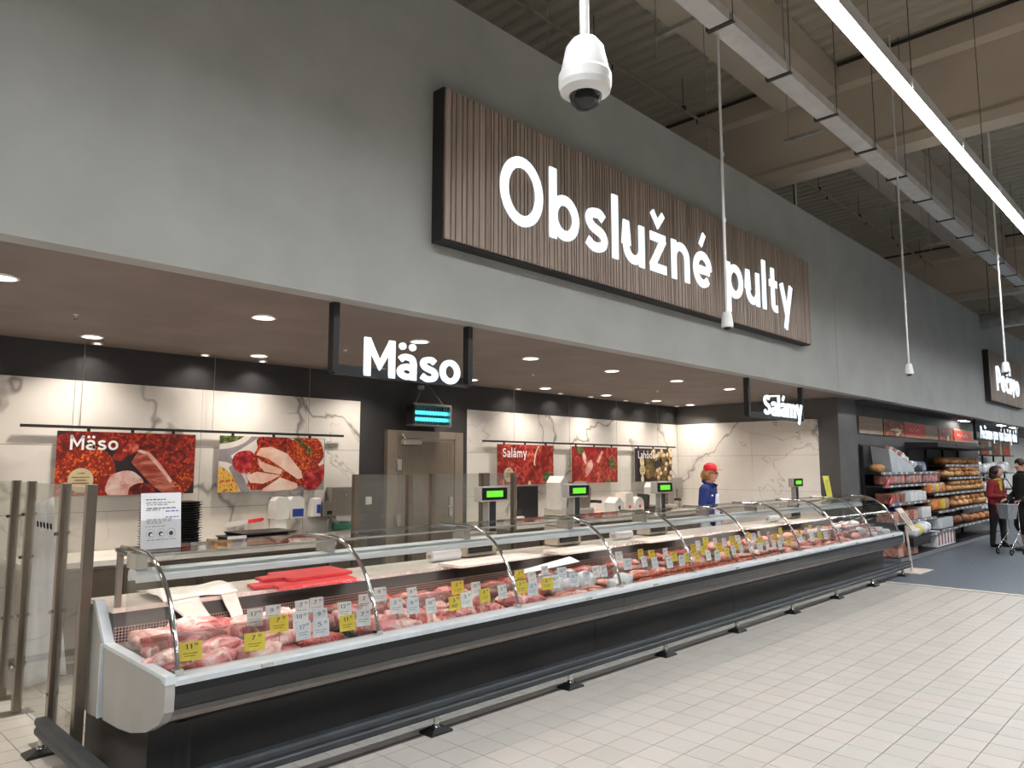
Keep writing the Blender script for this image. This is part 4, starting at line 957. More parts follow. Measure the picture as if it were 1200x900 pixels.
def saus_mesh(mat, L_, r, bend, seed):
    pts = []; rr_ = []
    for i in range(11):
        u = i/10-.5; pts.append((u*L_, bend*(4*u*u), r+.004*math.sin(seed+i))); rr_.append(r*max(.18, (1-abs(2*u)**6)**.5))
    return MB().tube(pts, rr_, 10, mat).mesh('sausage')
def pack_mesh(mat, w, d, h_, seed):
    mb = MB(); n, m = 16, 10; vs = []
    for j in range(m+1):
        th = math.pi*j/m
        for i in range(n):
            ph = 2*math.pi*i/n; u = Vector((math.sin(th)*math.cos(ph), math.sin(th)*math.sin(ph), math.cos(th)))
            q = [math.copysign(abs(c)**.45, c) for c in u]; k = 1+.10*mnoise.noise(u*2.5+Vector((seed, 0, 0)))
            vs.append((q[0]*w/2*k, q[1]*d/2*k, h_/2+q[2]*h_/2*k))
    mb.add(vs, [(j*n+i, (j+1)*n+i, (j+1)*n+(i+1) % n, j*n+(i+1) % n) for j in range(m) for i in range(n)], mat, True)
    return mb.mesh('pack')
proto('pork', lambda i: cut_mesh('pork', .13+.01*i, .075, .045+.006*(i % 3), 10+i), 5)
proto('pale', lambda i: cut_mesh('pork_pale', .14, .085, .045+.005*i, 30+i), 4)
proto('beef', lambda i: cut_mesh('beef', .11, .07, .04, 40+i), 3)
proto('steak', lambda i: cut_mesh('pork', .10, .075, .02, 50+i, .22), 3)
proto('offal', lambda i: cut_mesh('offal', .13, .06, .035, 60+i), 3)
proto('ham', lambda i: cut_mesh('ham', .10, .07, .055, 70+i, .18), 3)
proto('bacon', lambda i: cut_mesh('bacon', .12, .08, .03, 80+i, .2), 3)
proto('ribs', lambda i: rib_mesh('rib_meat', i*3.1), 2)
proto('orange', lambda i: saus_mesh('sausage_orange', .24, .017, .02+.02*i, i), 3)
proto('red', lambda i: saus_mesh('sausage_red', .26, .020, .015*i, i), 3)
proto('pink', lambda i: saus_mesh('sausage_pink', .17, .018, .015*i, i), 3)
proto('salami', lambda i: saus_mesh('sausage_red', .28, .034, .0, i), 2)
proto('wrap', lambda i: pack_mesh('wrap_white', .17, .13, .085+.02*i, i), 3)
proto('pack', lambda i: pack_mesh(('pack_print', 'pack_print_cool')[i % 2], .12, .09, .10, i), 4)
KIND = {'pork': ('pork_cut', 'pink raw pork cut', 'meat'), 'pale': ('pork_cut', 'pale fatty pork cut', 'meat'), 'beef': ('beef_cut', 'dark red raw beef cut', 'meat'),
        'steak': ('pork_steak', 'thin pink pork steak', 'meat'), 'offal': ('smoked_meat', 'brownish dark meat piece', 'meat'), 'ham': ('ham_piece', 'pink cooked ham piece', 'ham'),
        'bacon': ('bacon_slab', 'streaky bacon slab', 'bacon'), 'ribs': ('pork_ribs', 'ridged pork ribs', 'meat'), 'orange': ('sausage', 'orange smoked sausage', 'sausage'),
        'red': ('sausage', 'dark red sausage', 'sausage'), 'pink': ('sausage', 'short pink sausage', 'sausage'), 'salami': ('salami', 'thick red salami stick', 'salami'),
        'wrap': ('wrapped_pack', 'white plastic wrapped pack', 'pack'), 'pack': ('food_pack', 'small printed food pack', 'pack')}
WHERE = {0: 'among the front pieces', 1: 'just before the clear divider', 2: 'behind the clear divider', 3: 'at the back by the perforated strip'}
RN = ['front row', 'second row', 'third row', 'back row']
PUTN = {}
def put(kind, x, y, z, rz, sc=1.0, row=0, tilt=0.0):
    nm, lb, cat = KIND[kind]; b = bay_of(x)
    o = bpy.data.objects.new(nm, R.choice(MESH[kind])); C.objects.link(o)
    o.location = (x, y, z); o.rotation_euler = (tilt, 0, rz); o.scale = (sc, sc, sc)
    k = PUTN[(b, row)] = PUTN.get((b, row), 0)+1
    tag(o, '%s, %s from left in the %s, %s glass bay' % (lb, ORDN(k), RN[row], ORD[b]), cat, '%ss, %s glass bay, %s' % (nm.replace('_', ' '), ORD[b], WHERE[row]))
    return o
ROWS = [3.755, 3.86, 4.03, 4.20]
PLAN = {0: (['beef', 'pork', 'pale', 'steak'], ['pale', 'pork', 'ribs'], ['pork', 'pork', 'ribs'], ['pale', 'pale', 'pork']),
        1: (['pork', 'pale', 'ribs'], ['pork', 'pale'], ['pork', 'pork', 'ribs'], ['offal', 'offal', 'beef']),
        2: (['pork', 'steak', 'ribs'], ['ribs', 'pork', 'wrap'], ['offal', 'pork', 'wrap'], ['offal', 'offal', 'beef']),
        3: (['wrap', 'orange', 'orange'], ['bacon', 'red', 'bacon'], ['ham', 'bacon', 'red'], ['salami', 'offal', 'bacon']),
        4: (['orange', 'orange', 'orange'], ['red', 'orange', 'ham'], ['bacon', 'ham', 'red'], ['salami', 'beef', 'bacon']),
        5: (['pink', 'orange', 'pink'], ['pink', 'bacon'], ['ham', 'bacon'], ['salami', 'ham']),
        6: (['steak', 'pink', 'bacon'], ['steak', 'ham'], ['ham', 'bacon'], ['salami', 'ham']),
        7: (['bacon', 'red', 'ham'], ['red', 'pack'], ['pack', 'wrap'], ['ham', 'pack']),
        8: (['pack', 'pink', 'wrap'], ['pack', 'wrap'], ['pack', 'pack'], ['pack', 'wrap'])}
for b in range(9):
    for r, kinds in enumerate(PLAN[b]):
        small = kinds[0] in ('orange', 'pink')
        n = (9 if small else 6) if r < 1 else 6
        for i in range(n):
            k = kinds[i % len(kinds)]
            if b == 2 and r < 3: k = kinds[0] if i < 2 else ('wrap' if r else 'bacon') if i >= 3 else kinds[1]
            if b == 3 and r == 0: k = 'wrap' if i < 2 else 'orange'
            x = BX[b]+.04+(1.166-.10)*(i+.5)/n+R.uniform(-.03, .03); y = ROWS[r]+R.uniform(-.015, .015)
            if (b == 0 and x > 2.14 and r < 2): continue
            if b == 1 and r == 0 and R.random() < .3: continue
            rz = R.uniform(-.7, .7) if k not in ('orange', 'red', 'pink', 'salami') else R.uniform(-.35, .35)
            lift = (0, .012, .02, .015)[r]+R.uniform(0, .01)
            put(k, x, y, zd(y)+.002+lift, rz, R.uniform(.92, 1.15)*(.8 if k in ('ribs', 'pale') and r < 2 else .95), r, R.uniform(-.15, .25))
    if b in (3, 4):
        for i in range(7): put('orange', BX[b]+.42*(b == 3)+.12+i*.105, 3.79+R.uniform(-.02, .02), zd(3.79)+.034, R.uniform(-.5, .5), .9, 0)

for i, (k, x, y) in enumerate((('pale', 1.56, 4.22), ('pork', 1.545, 4.05), ('pork', 1.55, 3.90), ('beef', 1.57, 3.75), ('pork', 1.66, 4.12), ('pale', 1.70, 3.95), ('ribs', 1.90, 4.00), ('pale', 1.84, 4.18))):
    put(k, x, y, zd(y)+.012, 1.3-.4*(i % 3), .8, 2)

def tray(x, y, w, d, label, mat_in=None, cat='tray', lift=.004):
    t = thing('meat_tray', label, 'tray', (x, y, zd(y)+lift), 0, None, rot=(.108, 0, 0))
    m = MB(); i = .02
    m.box(-w/2, w/2, -d/2, d/2, 0, .004, 'black_plastic')
    for (p0, p1) in (((-w/2, -d/2), (w/2, -d/2)), ((w/2, -d/2), (w/2, d/2)), ((w/2, d/2), (-w/2, d/2)), ((-w/2, d/2), (-w/2, -d/2))):
        a = Vector((*p0, 0)); c = Vector((*p1, 0)); n = Vector((-(c-a).y, (c-a).x, 0)).normalized()*.012
        m.hexa([a+n, c+n*1, c+n*1.4, a+n*1.4, a+Vector((0, 0, .032))-n*0, c+Vector((0, 0, .032)), c+n*.4+Vector((0, 0, .032)), a+n*.4+Vector((0, 0, .032))], 'black_plastic')
    m.build('tray_body', t)
    return t
tray(2.36, 3.79, .42, .22, 'black tray of minced meat at the front right of the first glass bay')
o = bpy.data.objects.new('minced_meat', None)
mb = MB(); mb.ball((0, 0, .018), (.15, .075, .03), 'mince', 22, 12, .25, 3); mb.v = [(p[0], p[1], max(.0, p[2])) for p in mb.v]
o = mb.build('minced_meat', None, (2.35, 3.79, zd(3.79)+.012), (.1, 0, 0)); tag(o, 'heap of red minced meat in the black tray of the first glass bay', 'meat')
for i, (x, w) in enumerate(((2.98, .52), (3.50, .46), (4.05, .46))):
    tray(x, 3.735, w, .12, 'black tray edge under the front pork cuts, %s counting from the tray of minced meat' % ORD[i])

# price tags
pr_mesh = {}
def tag_print(price, c):
    key = (price, c)
    if key not in pr_mesh:
        mb = MB(); wd = .030*(1 if len(price) == 1 else 1.6); col = 'ink' if c == 'Y' else 'ink_mid'
        wd *= .75; w1 = word_mb(price, -.008-wd/2, -.008+wd/2, .010, .022, .0002, col, w=.15); mb.add(w1.v, w1.f, col)
        w2 = word_mb('99', .016, .034, .022, .014, .0002, col, w=.16); mb.add(w2.v, w2.f, col)
        for q, (a, b2) in ((-.012, (-.035, .03)), (-.024, (-.03, .02))): mb.add([(a, 0, q), (b2, 0, q), (b2, 0, q+.004), (a, 0, q+.004)], [(0, 1, 2, 3)], 'print_olive' if c == 'Y' else 'ink_grey')
        
        pr_mesh[key] = mb.mesh('price')
    return pr_mesh[key]
card_mesh = {}
for c, w, h_, m in (('Y', .105, .088, 'tag_yellow'), ('W', .088, .094, 'tag_white'), ('B', .094, .096, 'tag_blue')):
    card_mesh[c] = MB().box(-w/2, w/2, 0, .0025, -h_/2, h_/2, m).mesh('card')
pin_mesh = MB().cyl((0, .003, -.15), (0, .003, -.02), .0028, n=6, mat='acrylic').box(-.008, .008, .002, .008, -.05, -.02, 'acrylic').mesh('pin')
known = {0: '11', 1: '7', 2: '7', 3: '17', 5: '17', 12: '11'}
CN = {'Y': 'yellow', 'W': 'white', 'B': 'pale bluish'}
cnt = {}
rowof = lambda y: 'front row' if y < 3.8 else 'middle row' if y < 3.95 else 'back row'
order = sorted(range(len(TAGS.split(';'))), key=lambda i: float(TAGS.split(';')[i].split()[1]))
seq = {}
for i in order:
    c, x, y, z = TAGS.split(';')[i].split(); kk = (c, bay_of(float(x)), rowof(float(y))); cnt[kk] = cnt.get(kk, 0)+1; seq[i] = cnt[kk]
for i, s in enumerate(TAGS.split(';')):
    c, x, y, z = s.split(); x, y, z = float(x), float(y), float(z); b = bay_of(x)
    price = known.get(i, R.choice(['5', '7', '9', '3', '12', '10', '2', '15']))
    rowtx = 'front row' if y < 3.8 else 'middle row' if y < 3.95 else 'back row'
    gkey = '%s price tags, %s, %s glass bay' % (CN[c], rowtx, ORD[b])
    t = thing('price_tag', '%s price tag reading %s, %s from left in %s, %s glass bay' % (CN[c], price, ORDN(seq[i]), rowtx, ORD[b]), 'price tag', (x, y, z), 0, gkey, rot=(R.uniform(-.25, -.1), 0, R.uniform(-.25, .12)))
    for nm, me, lc in (('card', card_mesh[c], (0, 0, 0)), ('price', tag_print(price, c), (0, -.0006, 0)), ('pin', pin_mesh, (0, 0, 0))):
        o = bpy.data.objects.new(nm, me); C.objects.link(o); o.parent = t; o.location = lc

# things lying on the counter
def rounded(w, d, r, n=5):
    out = []
    for cx, cy, a0 in ((w/2-r, d/2-r, 0), (-w/2+r, d/2-r, 90), (-w/2+r, -d/2+r, 180), (w/2-r, -d/2+r, 270)):
        out += [(cx+r*math.cos(math.radians(a0+90*i/n)), cy+r*math.sin(math.radians(a0+90*i/n))) for i in range(n+1)]
    return out
bd = MB().prism(rounded(.56, .34, .03), 0, .018, 'z', 'board_red')
bd.prism([(-.40, -.05), (-.27, -.07), (-.27, .07), (-.40, .05)], 0, .018, 'z', 'board_red')
o = bd.build('cutting_board', None, (2.66, 4.44, .842), (.05, 0, -.06), bev=.004); tag(o, 'red cutting board with a handle, lower of the two on the counter shelf', 'cutting board', 'red cutting boards')
o = MB().prism(rounded(.50, .30, .03), 0, .018, 'z', 'board_red').prism([(-.38, -.05), (-.24, -.07), (-.24, .07), (-.38, .05)], 0, .018, 'z', 'board_red').build('cutting_board', None, (2.74, 4.56, .866), (.03, 0, .03), bev=.004)
tag(o, 'red cutting board with a handle, upper of the two on the counter shelf', 'cutting board', 'red cutting boards')
o = MB().add([(-.0, 0, 0), (.42, .02, 0), (.30, -.02, -.09), (.02, -.02, -.10)], [(0, 1, 2, 3), (3, 2, 1, 0)], 'paper_white') 
for i, (x, y, w, l) in enumerate(((4.28, 4.43, .95, 'white cutting board on the counter shelf before the first scale'), (5.35, 4.40, .72, 'white cutting board on the counter shelf before the second scale'),
                               (6.78, 4.42, .85, 'white cutting board on the counter shelf before the third scale'), (8.9, 4.43, .6, 'white board on the counter shelf in front of the worker'), (10.2, 4.43, .8, 'white board on the counter shelf near the fourth scale'))):
    o = MB().prism(rounded(w, .26, .02), 0, .02, 'z', 'board_white').build('cutting_board', None, (x, y-.06, .834), (0, 0, R.uniform(-.03, .03)), bev=.003); tag(o, l, 'cutting board', 'white boards along the counter shelf')
for i, (x, y, l) in enumerate(((4.02, 4.66, 'white paper roll lying on the shelf before the first scale'), (6.5, 4.68, 'white paper roll lying on the shelf before the third scale'), (9.95, 4.62, 'white paper roll lying on the shelf near the fourth scale'))):
    t = thing('paper_roll', l, 'paper roll', (x, y, .833), 0, 'white rolls on the counter shelf')
    MB().cyl((-.15, 0, .048), (.15, 0, .048), .047, n=18, mat='paper_white').build('roll', t)
    MB().cyl((-.17, 0, .048), (-.15, 0, .048), .018, n=10, mat='beige_case').cyl((.15, 0, .048), (.17, 0, .048), .018, n=10, mat='beige_case').build('core', t)
# crumpled carrier bag over the shelf edge
mb = MB()
def strip(path, w0, w1, mat, seed, nseg=8):
    vs = []; pts = spline([(p[0], p[2]) for p in path], 4); ys = spline([(p[0], p[1]) for p in path], 4); m = len(pts)
    for i in range(m):
        w = w0+(w1-w0)*i/(m-1)
        for j in range(nseg+1):
            u = j/nseg-.5
            n = mnoise.noise(Vector((i*.35+seed, u*3, seed)))*.018
            vs.append((pts[i][0]+u*w, ys[i][1]+n*.6, pts[i][1]+n))
    mb.add(vs, [(i*(nseg+1)+j, i*(nseg+1)+j+1, (i+1)*(nseg+1)+j+1, (i+1)*(nseg+1)+j) for i in range(m-1) for j in range(nseg)], mat, True)
strip([(1.95, 4.78, .85), (1.92, 4.6, .872), (1.92, 4.46, .866), (1.93, 4.40, .84)], .50, .44, 'bag_white', 1, 14)
strip([(1.82, 4.42, .852), (1.84, 4.385, .80), (1.90, 4.33, .72), (1.97, 4.26, .66)], .20, .10, 'bag_white', 5)
strip([(2.09, 4.42, .855), (2.10, 4.385, .80), (2.11, 4.33, .73), (2.11, 4.31, .69)], .10, .07, 'bag_white', 8)
o = mb.build('carrier_bag'); s_ = o.modifiers.new('thick', 'SOLIDIFY'); s_.thickness = .003
tag(o, 'crumpled white plastic carrier bag hanging over the shelf edge into the counter', 'plastic bag')
mb = MB().prism([(0, -.02), (.05, -.035), (.15, -.03), (.27, .02), (.12, .025), (.03, .02)], 0, .006, 'z', 'paper_white'); o = mb.build('spatula', None, (1.72, 4.12, .70), (-.1, -.10, .2)); tag(o, 'white plastic spatula lying on pork in the first glass bay', 'spatula')
mb = MB(); vs = [(0, 0, 0), (.92, .10, .0), (.90, .20, .02), (.12, .06, .01)]; mb.hexa([(p[0], p[1], p[2]-.002) for p in vs]+vs, 'paper_white')
o = mb.build('paper_sheet', None, (4.12, 3.97, .775), (.15, 0, 0)); tag(o, 'white paper sheet spread over the packs in the third glass bay', 'paper')
# notice in a holder, yellow sheet
t = thing('notice_sheet', 'white notice with printed lines and three round symbols on the counter top', 'notice', (1.50, 4.20, 1.156), math.radians(2))
MB().box(0, .215, 0, .003, 0, .30, 'paper_white').build('sheet', t, rot=(-.1, 0, 0))
pm = MB(); q = random.Random(4)
for i, (z, a, b2, m) in enumerate(((.262, .025, .13, 'ink'), (.245, .025, .18, 'ink_grey'), (.234, .03, .14, 'ink_grey'), (.215, .03, .185, 'ink'), (.205, .025, .1, 'ink_grey'), (.197, .13, .2, 'pack_blue'), (.165, .13, .2, 'pack_blue'), (.155, .03, .17, 'ink_grey'), (.145, .025, .165, 'ink_grey'), (.135, .03, .11, 'ink_grey'), (.118, .025, .13, 'ink_grey'), (.046, .03, .185, 'ink_grey'))):
    x = a
    while x < b2-.01:
        l = q.uniform(.010, .03); l = min(l, b2-x); pm.poly([(x, 0, z), (x+l, 0, z), (x+l, 0, z+.005), (x, 0, z+.005)], m); x += l+.005
for cx in (.05, .105, .16):
    pm.ribbon(arc(cx, .082, .022, .024, 0, 360, 24)[:-1], .002, .0003, 'ink_grey', None, True)
    pm.poly([(cx+.012*math.cos(2*math.pi*i/16), -.0002, .080+.012*math.sin(2*math.pi*i/16)) for i in range(16)], 'ink')
    if cx < .15: pm.poly([(cx+.004+.007*math.cos(2*math.pi*i/12), -.0004, .077+.006*math.sin(2*math.pi*i/12)) for i in range(12)], 'paper_white')
pm.build('print', t, loc=(0, -.002, 0), rot=(-.1, 0, 0))
MB().prism([(-.002, 0), (.06, 0), (.06, .003), (.006, .003), (.035, .30), (.032, .30)], -.004, .219, 'x', 'acrylic').build('holder', t)
t = thing('notice_sheet', 'bright yellow paper sheet leaning upright on the far counter top', 'notice', (10.90, 4.22, 1.157))
MB().hexa([(0, 0, 0), (.20, 0, 0), (.20, .003, 0), (0, .003, 0), (-.19, -.02, .305), (.03, -.02, .305), (.03, -.017, .305), (-.19, -.017, .305)], 'sheet_yellow').build('sheet', t)
pm = MB()
for i in range(7): pm.poly([(.02-i*.02, -.003-.0025*i, .05+i*.03), (.12-i*.017, -.003-.0025*i, .05+i*.03), (.12-i*.017, -.003-.0025*i, .055+i*.03), (.02-i*.02, -.003-.0025*i, .055+i*.03)], 'print_olive')
pm.build('print', t)

# scales with customer displays
for i, (x, y, l) in enumerate(((4.60, 4.72, 'first scale from the left, beside the steel door'), (5.80, 4.74, 'second scale from the left, in front of the slicer'),
                               (7.36, 4.74, 'third scale from the left, left of the worker'), (11.02, 4.74, 'fourth scale at the far end, right of the worker'))):
    t = thing('shop_scale', 'shop scale with green display, '+l, 'scale', (x, y, .833), 0, 'scales along the counter')
    MB().box(-.34, .02, -.06, .11, .01, .19, 'beige_case').build('body', t, bev=.008)
    MB().box(-.32, -.06, -.09, -.07, .04, .10, 'black_plastic').build('keypad', t)
    MB().box(-.34, .0, -.075, .10, .194, .205, 'bright_steel').build('weighing_plate', t)
    MB().box(-.052, .052, -.03, .04, .0, .46, 'grey_case').build('pole', t, bev=.004)
    MB().box(-.036, .036, -.036, -.03, .03, .46, 'black_plastic').build('pole_cover', t)
    MB().box(-.165, .165, -.055, .03, .46, .59, 'grey_case').build('display_case', t, bev=.006)
    MB().box(-.15, .155, -.06, -.0551, .475, .578, 'lcd_black').build('bezel', t)
    MB().box(-.10, .10, -.063, -.0601, .498, .553, 'lcd_green').build('screen', t)

# ================================================================== BEHIND THE COUNTER
def cabinet(x0, x1, label, top='worktop_white', y0=6.45, z=.86, doors=True):
    t = thing('back_cabinet', label, 'cabinet', (x0, 7.18, 0))
    w = x1-x0; dp = 7.18-y0
    MB().box(.0, w, -dp+.04, -.005, .10, z-.045, 'steel').build('body', t)
    MB().box(.03, w-.03, -dp+.09, -.03, .004, .10, 'black_plastic').build('kick', t)
    n = max(1, round(w/.62))
    for k in range(n):
        a, b = k*w/n+.006, (k+1)*w/n-.006
        dr = MB().box(a, b, -dp+.02, -dp+.038, .12, z-.07, 'steel_brown').build('door', t, bev=.003)
        MB().box(b-.035, b-.022, -dp+.0, -dp+.02, .5, .66, 'chrome').build('handle', dr)
    return t
cabinet(1.55, 4.10, 'low steel cabinet run behind the meat counter, left of the steel door')
o = MB().box(1.50, 4.14, 6.42, 7.17, .82, .865, 'worktop_white').build('worktop', None, bev=.004); tag(o, 'long white worktop on the steel cabinets along the left marble wall', 'worktop')
cabinet(6.62, 11.60, 'long steel cabinet run behind the counter, right of the steel door')
o = MB().box(6.60, 11.68, 6.42, 7.17, .82, .865, 'worktop_white').build('worktop', None, bev=.004); tag(o, 'long white worktop on the steel cabinets along the right marble wall', 'worktop')

# stack of black trays, one by one
for k in range(19):
    m = MB(); z = .0225*k
    m.hexa([(-.19, -.13, 0), (.19, -.13, 0), (.19, .13, 0), (-.19, .13, 0), (-.20, -.14, .014), (.20, -.14, .014), (.20, .14, .014), (-.20, .14, .014)], 'black_plastic').box(-.215, .215, -.15, .15, .014, .0185, 'black_plastic')
    o = m.build('food_tray', None, (2.64+R.uniform(-.006, .006), 6.72, .866+z), (0, 0, R.uniform(-.02, .02))); tag(o, 'black food tray in the tall stack on the left worktop, %s from bottom' % ORDN(k+1), 'tray', 'tall stack of black trays')
for k in range(4):
    m = MB(); m.hexa([(-.26, -.17, 0), (.26, -.17, 0), (.26, .17, 0), (-.26, .17, 0), (-.28, -.19, .028), (.28, -.19, .028), (.28, .19, .028), (-.28, .19, .028)], 'black_plastic')
    o = m.build('food_tray', None, (3.40 if k < 3 else 3.48, 6.70, .866+.031*(k)), (0, 0, R.uniform(-.02, .02))); tag(o, 'wide black tray in the low pile on the left worktop, %s from the bottom' % ORD[k], 'tray', 'low pile of wide black trays')
o = MB().box(-.09, .09, -.004, 0, 0, .10, 'paper_white').build('paper_card', None, (3.15, 6.50, .875), (-.1, 0, 0)); tag(o, 'white card leaning on the low pile of black trays', 'card')
t = thing('knife', 'long white knife with a red handle held flat on the marble wall', 'knife', (3.34, YB-.03, 1.02))
MB().prism([(0, -.015), (.02, .03), (.24, .045), (.24, .005), (.05, -.025)], -.003, .003, 'y', 'white_plastic').build('blade', t)
MB().prism([(.24, .008), (.24, .044), (.40, .055), (.41, .035), (.38, .02)], -.009, .009, 'y', 'knife_red').build('handle', t, bev=.003)
t = thing('spice_jar', 'small jar with an amber filling beside the tall black tray stack', 'jar', (2.99, 6.66, .866))
MB().lathe([(0, 0), (.05, 0), (.052, .06), (.046, .075)], 16, (0, 0, 0), 'pack_orange').build('body', t)
MB().lathe([(.047, .075), (.047, .088), (0, .088)], 16, (0, 0, 0), 'beige_case').build('lid', t)
# hygiene wall
for i, (x, l) in enumerate(((3.93, 'white paper roll dispenser on the left marble wall, plain front'), (4.10, 'white paper roll dispenser on the left marble wall with a blue label'))):
    t = thing('roll_dispenser', l, 'dispenser', (x-.06, YB-.014, 1.06), 0, 'roll dispensers')
    pr = [(-.075, .0), (.075, .0), (.085, .10), (.08, .19), (.05, .225), (-.05, .225), (-.08, .19), (-.085, .10)]
    MB().prism(pr, -.17, -.001, 'y', 'white_plastic').build('case', t, bev=.012)
    if i: MB().box(-.055, .07, -.174, -.1705, .02, .10, 'blue_label').build('label', t)
    else: MB().box(-.06, .06, -.16, -.02, -.10, 0, 'white_plastic').build('tank', t, bev=.006)
t = thing('soap_dispenser', 'white soap dispenser with a blue window on the left marble wall', 'dispenser', (4.31, YB-.014, 1.06))
MB().box(-.055, .055, -.10, -.001, 0, .20, 'white_plastic').build('case', t, bev=.01)
MB().box(.0, .045, -.104, -.1001, .04, .13, 'blue_label').build('window', t)
t = thing('soap_dispenser', 'small steel box dispenser beside the white soap dispenser', 'dispenser', (4.45, YB-.014, 1.06))
MB().box(-.08, .08, -.13, -.001, 0, .16, 'steel').build('case', t, bev=.005); MB().box(-.03, .03, -.134, -.13, .02, .06, 'black_plastic').build('lever', t)
t = thing('towel_dispenser', 'large steel paper towel dispenser on the left marble wall', 'dispenser', (4.65, YB-.014, 1.06))
MB().box(-.17, .17, -.12, -.001, 0, .31, 'steel').build('case', t, bev=.006); MB().cyl((0, -.121, .22), (0, -.128, .22), .012, n=12, mat='chrome').build('lock', t)
MB().box(-.10, .10, -.10, -.02, -.06, -.002, 'paper_white').build('towel', t)
o = MB().box(-.12, .12, -.03, .03, 0, .08, 'green_bag').build('bag_roll', None, (4.66, YB-.06, .90), bev=.02); tag(o, 'crumpled green bag roll below the steel towel dispenser', 'bag')
t = thing('wash_basin', 'small steel wash basin with a curved tap under the dispensers', 'sink', (4.46, 6.95, 0))
MB().box(-.26, .26, -.22, .22, .72, .86, 'steel').box(-.22, .22, -.18, .18, .02, .72, 'steel').build('bowl', t, bev=.01)
MB().tube([(.0, .16, .86), (.0, .16, 1.02), (.0, .08, 1.06), (.0, -.04, 1.0)], .012, 8, 'chrome').build('tap', t)
# right side machines
def slicer(x, y, label, s=1.0, rz=0.0):
    t = thing('meat_slicer', label, 'slicer', (x, y, .866), rz, 'slicers on the right worktop')
    MB().box(-.26*s, .30*s, -.20, .20, .02, .13*s, 'bright_steel').build('base', t, bev=.02)
    MB().cyl((-.06*s, -.05, .30*s), (-.06*s, -.02, .30*s), .16*s, n=28, mat='steel').build('blade', t)
    MB().prism([(-.30*s, .12*s), (-.20*s, .12*s), (-.16*s, .46*s), (-.24*s, .52*s), (-.31*s, .44*s)], -.16, .10, 'y', 'white_plastic').build('hood', t, bev=.01)
    for k in range(6): MB().cyl((-.14*s, -.14, (.17+.05*k)*s), (.10*s, -.14, (.17+.05*k)*s), .008, n=6, mat='steel').build('guard_bar', t)
    MB().prism([(.10*s, .13*s), (.30*s, .13*s), (.33*s, .36*s), (.24*s, .45*s), (.12*s, .36*s)], -.12, .10, 'y', 'steel').build('carriage', t, bev=.008)
    MB().tube([(.34*s, -.10, .20*s), (.40*s, -.12, .20*s), (.52*s, -.12, .19*s)], .024, 8, 'black_plastic').build('handle', t)
slicer(8.15, 6.78, 'large meat slicer with guard bars below the wordless meat poster', 1.15)
slicer(10.62, 6.88, 'second meat slicer with a black lever near the delicacies poster', .9)
t = thing('monitor', 'tall black monitor standing on the right worktop behind a steel post', 'monitor', (7.30, 6.78, .866))
MB().box(-.10, .10, -.05, .05, 0, .015, 'black_plastic').build('stand', t); MB().box(-.19, .19, -.025, .015, .03, .47, 'black_plastic').build('screen', t, bev=.006)
t = thing('keypad_box', 'small grey keypad box on the right worktop left of the tall monitor', 'keypad', (6.98, 6.70, .866))
MB().box(-.10, .10, -.08, .08, 0, .09, 'white_plastic').build('body', t, bev=.01); MB().box(-.07, .09, -.03, .0, .09, .17, 'dark_steel').build('screen', t)
for i, (x, m, l) in enumerate(((9.15, 'white_plastic', 'white house shaped bag box'), (9.42, 'board_white', 'taller cream bag box'), (9.69, 'white_plastic', 'rounded white bag box'))):
    t = thing('bag_box', '%s between the two slicers, %s of three' % (l, ORD[i]), 'box', (x, 6.72, .866), 0, 'bag boxes on the right worktop')
    pr = [(-.11, 0), (.11, 0), (.11, .19), (0, .27), (-.11, .19)] if i != 1 else [(-.10, 0), (.10, 0), (.10, .33), (-.10, .33)]
    if i == 2: pr = [(-.11, 0), (.11, 0)]+arc(0, .15, .11, .11, 0, 180, 10)
    MB().prism(pr, -.10, .10, 'y', m).build('carton', t, bev=.004)
    MB().cyl((0, -.101, .12), (0, -.104, .12), .028, n=14, mat='black_plastic' if i == 0 else 'promo_red').build('mark', t)
t = thing('label_printer', 'small black machine with a tilted screen right of the bag boxes', 'printer', (10.02, 6.72, .866))
MB().box(-.11, .16, -.10, .10, 0, .10, 'black_plastic').build('body', t, bev=.01); MB().prism([(-.11, .10), (-.06, .10), (-.04, .28), (-.13, .30)], -.09, .09, 'y', 'dark_steel').build('screen', t)
o = pack = bpy.data.objects.new('ham_piece', MESH['ham'][0]); C.objects.link(o); o.location = (8.62, 6.62, .866); tag(o, 'pink ham piece lying on the right worktop beside the large slicer', 'ham')
t = thing('towel_dispenser', 'grey towel dispenser on the back wall left of the worker', 'dispenser', (11.52, YB-.014, 1.06))
MB().box(-.16, .16, -.12, -.001, 0, .34, 'grey_case').build('case', t, bev=.006); MB().box(-.05, .10, -.14, -.12, -.02, .14, 'steel').build('soap_box', t)

# stainless glass screens
def screen_post(mb_parent, x, y, w=.052, h_=1.5, clips=(), gx=0, gy=0):
    MB().box(x-w/2, x+w/2, y-w/2, y+w/2, .006, h_, 'steel_brown').build('post', mb_parent, bev=.004)
    MB().box(x-.09, x+.09, y-.06, y+.06, 0, .006, 'steel').build('foot_plate', mb_parent)
    for z in clips: MB().cyl((x-.045*(gy != 0)-gx*.02, y-.045*(gx != 0)-gy*.02, z), (x+.045*(gy != 0)+gx*.06, y+.045*(gx != 0)+gy*.06, z), .011, n=8, mat='chrome').build('clip', mb_parent)
CZ = (.30, .62, 1.0, 1.28)
t = thing('glass_screen', 'glass screen on steel posts at the left edge, beyond the gap', 'glass screen', (1.36, 5.82, 0))
screen_post(t, 0, 0, clips=CZ, gy=1); screen_post(t, 0, .41, clips=(.55, 1.25), gy=1)
MB().box(-.005, .005, .05, .36, .10, 1.49, 'screen_glass').build('pane', t); MB().box(-.005, .005, .46, 1.30, .10, 1.49, 'screen_glass').build('pane', t)
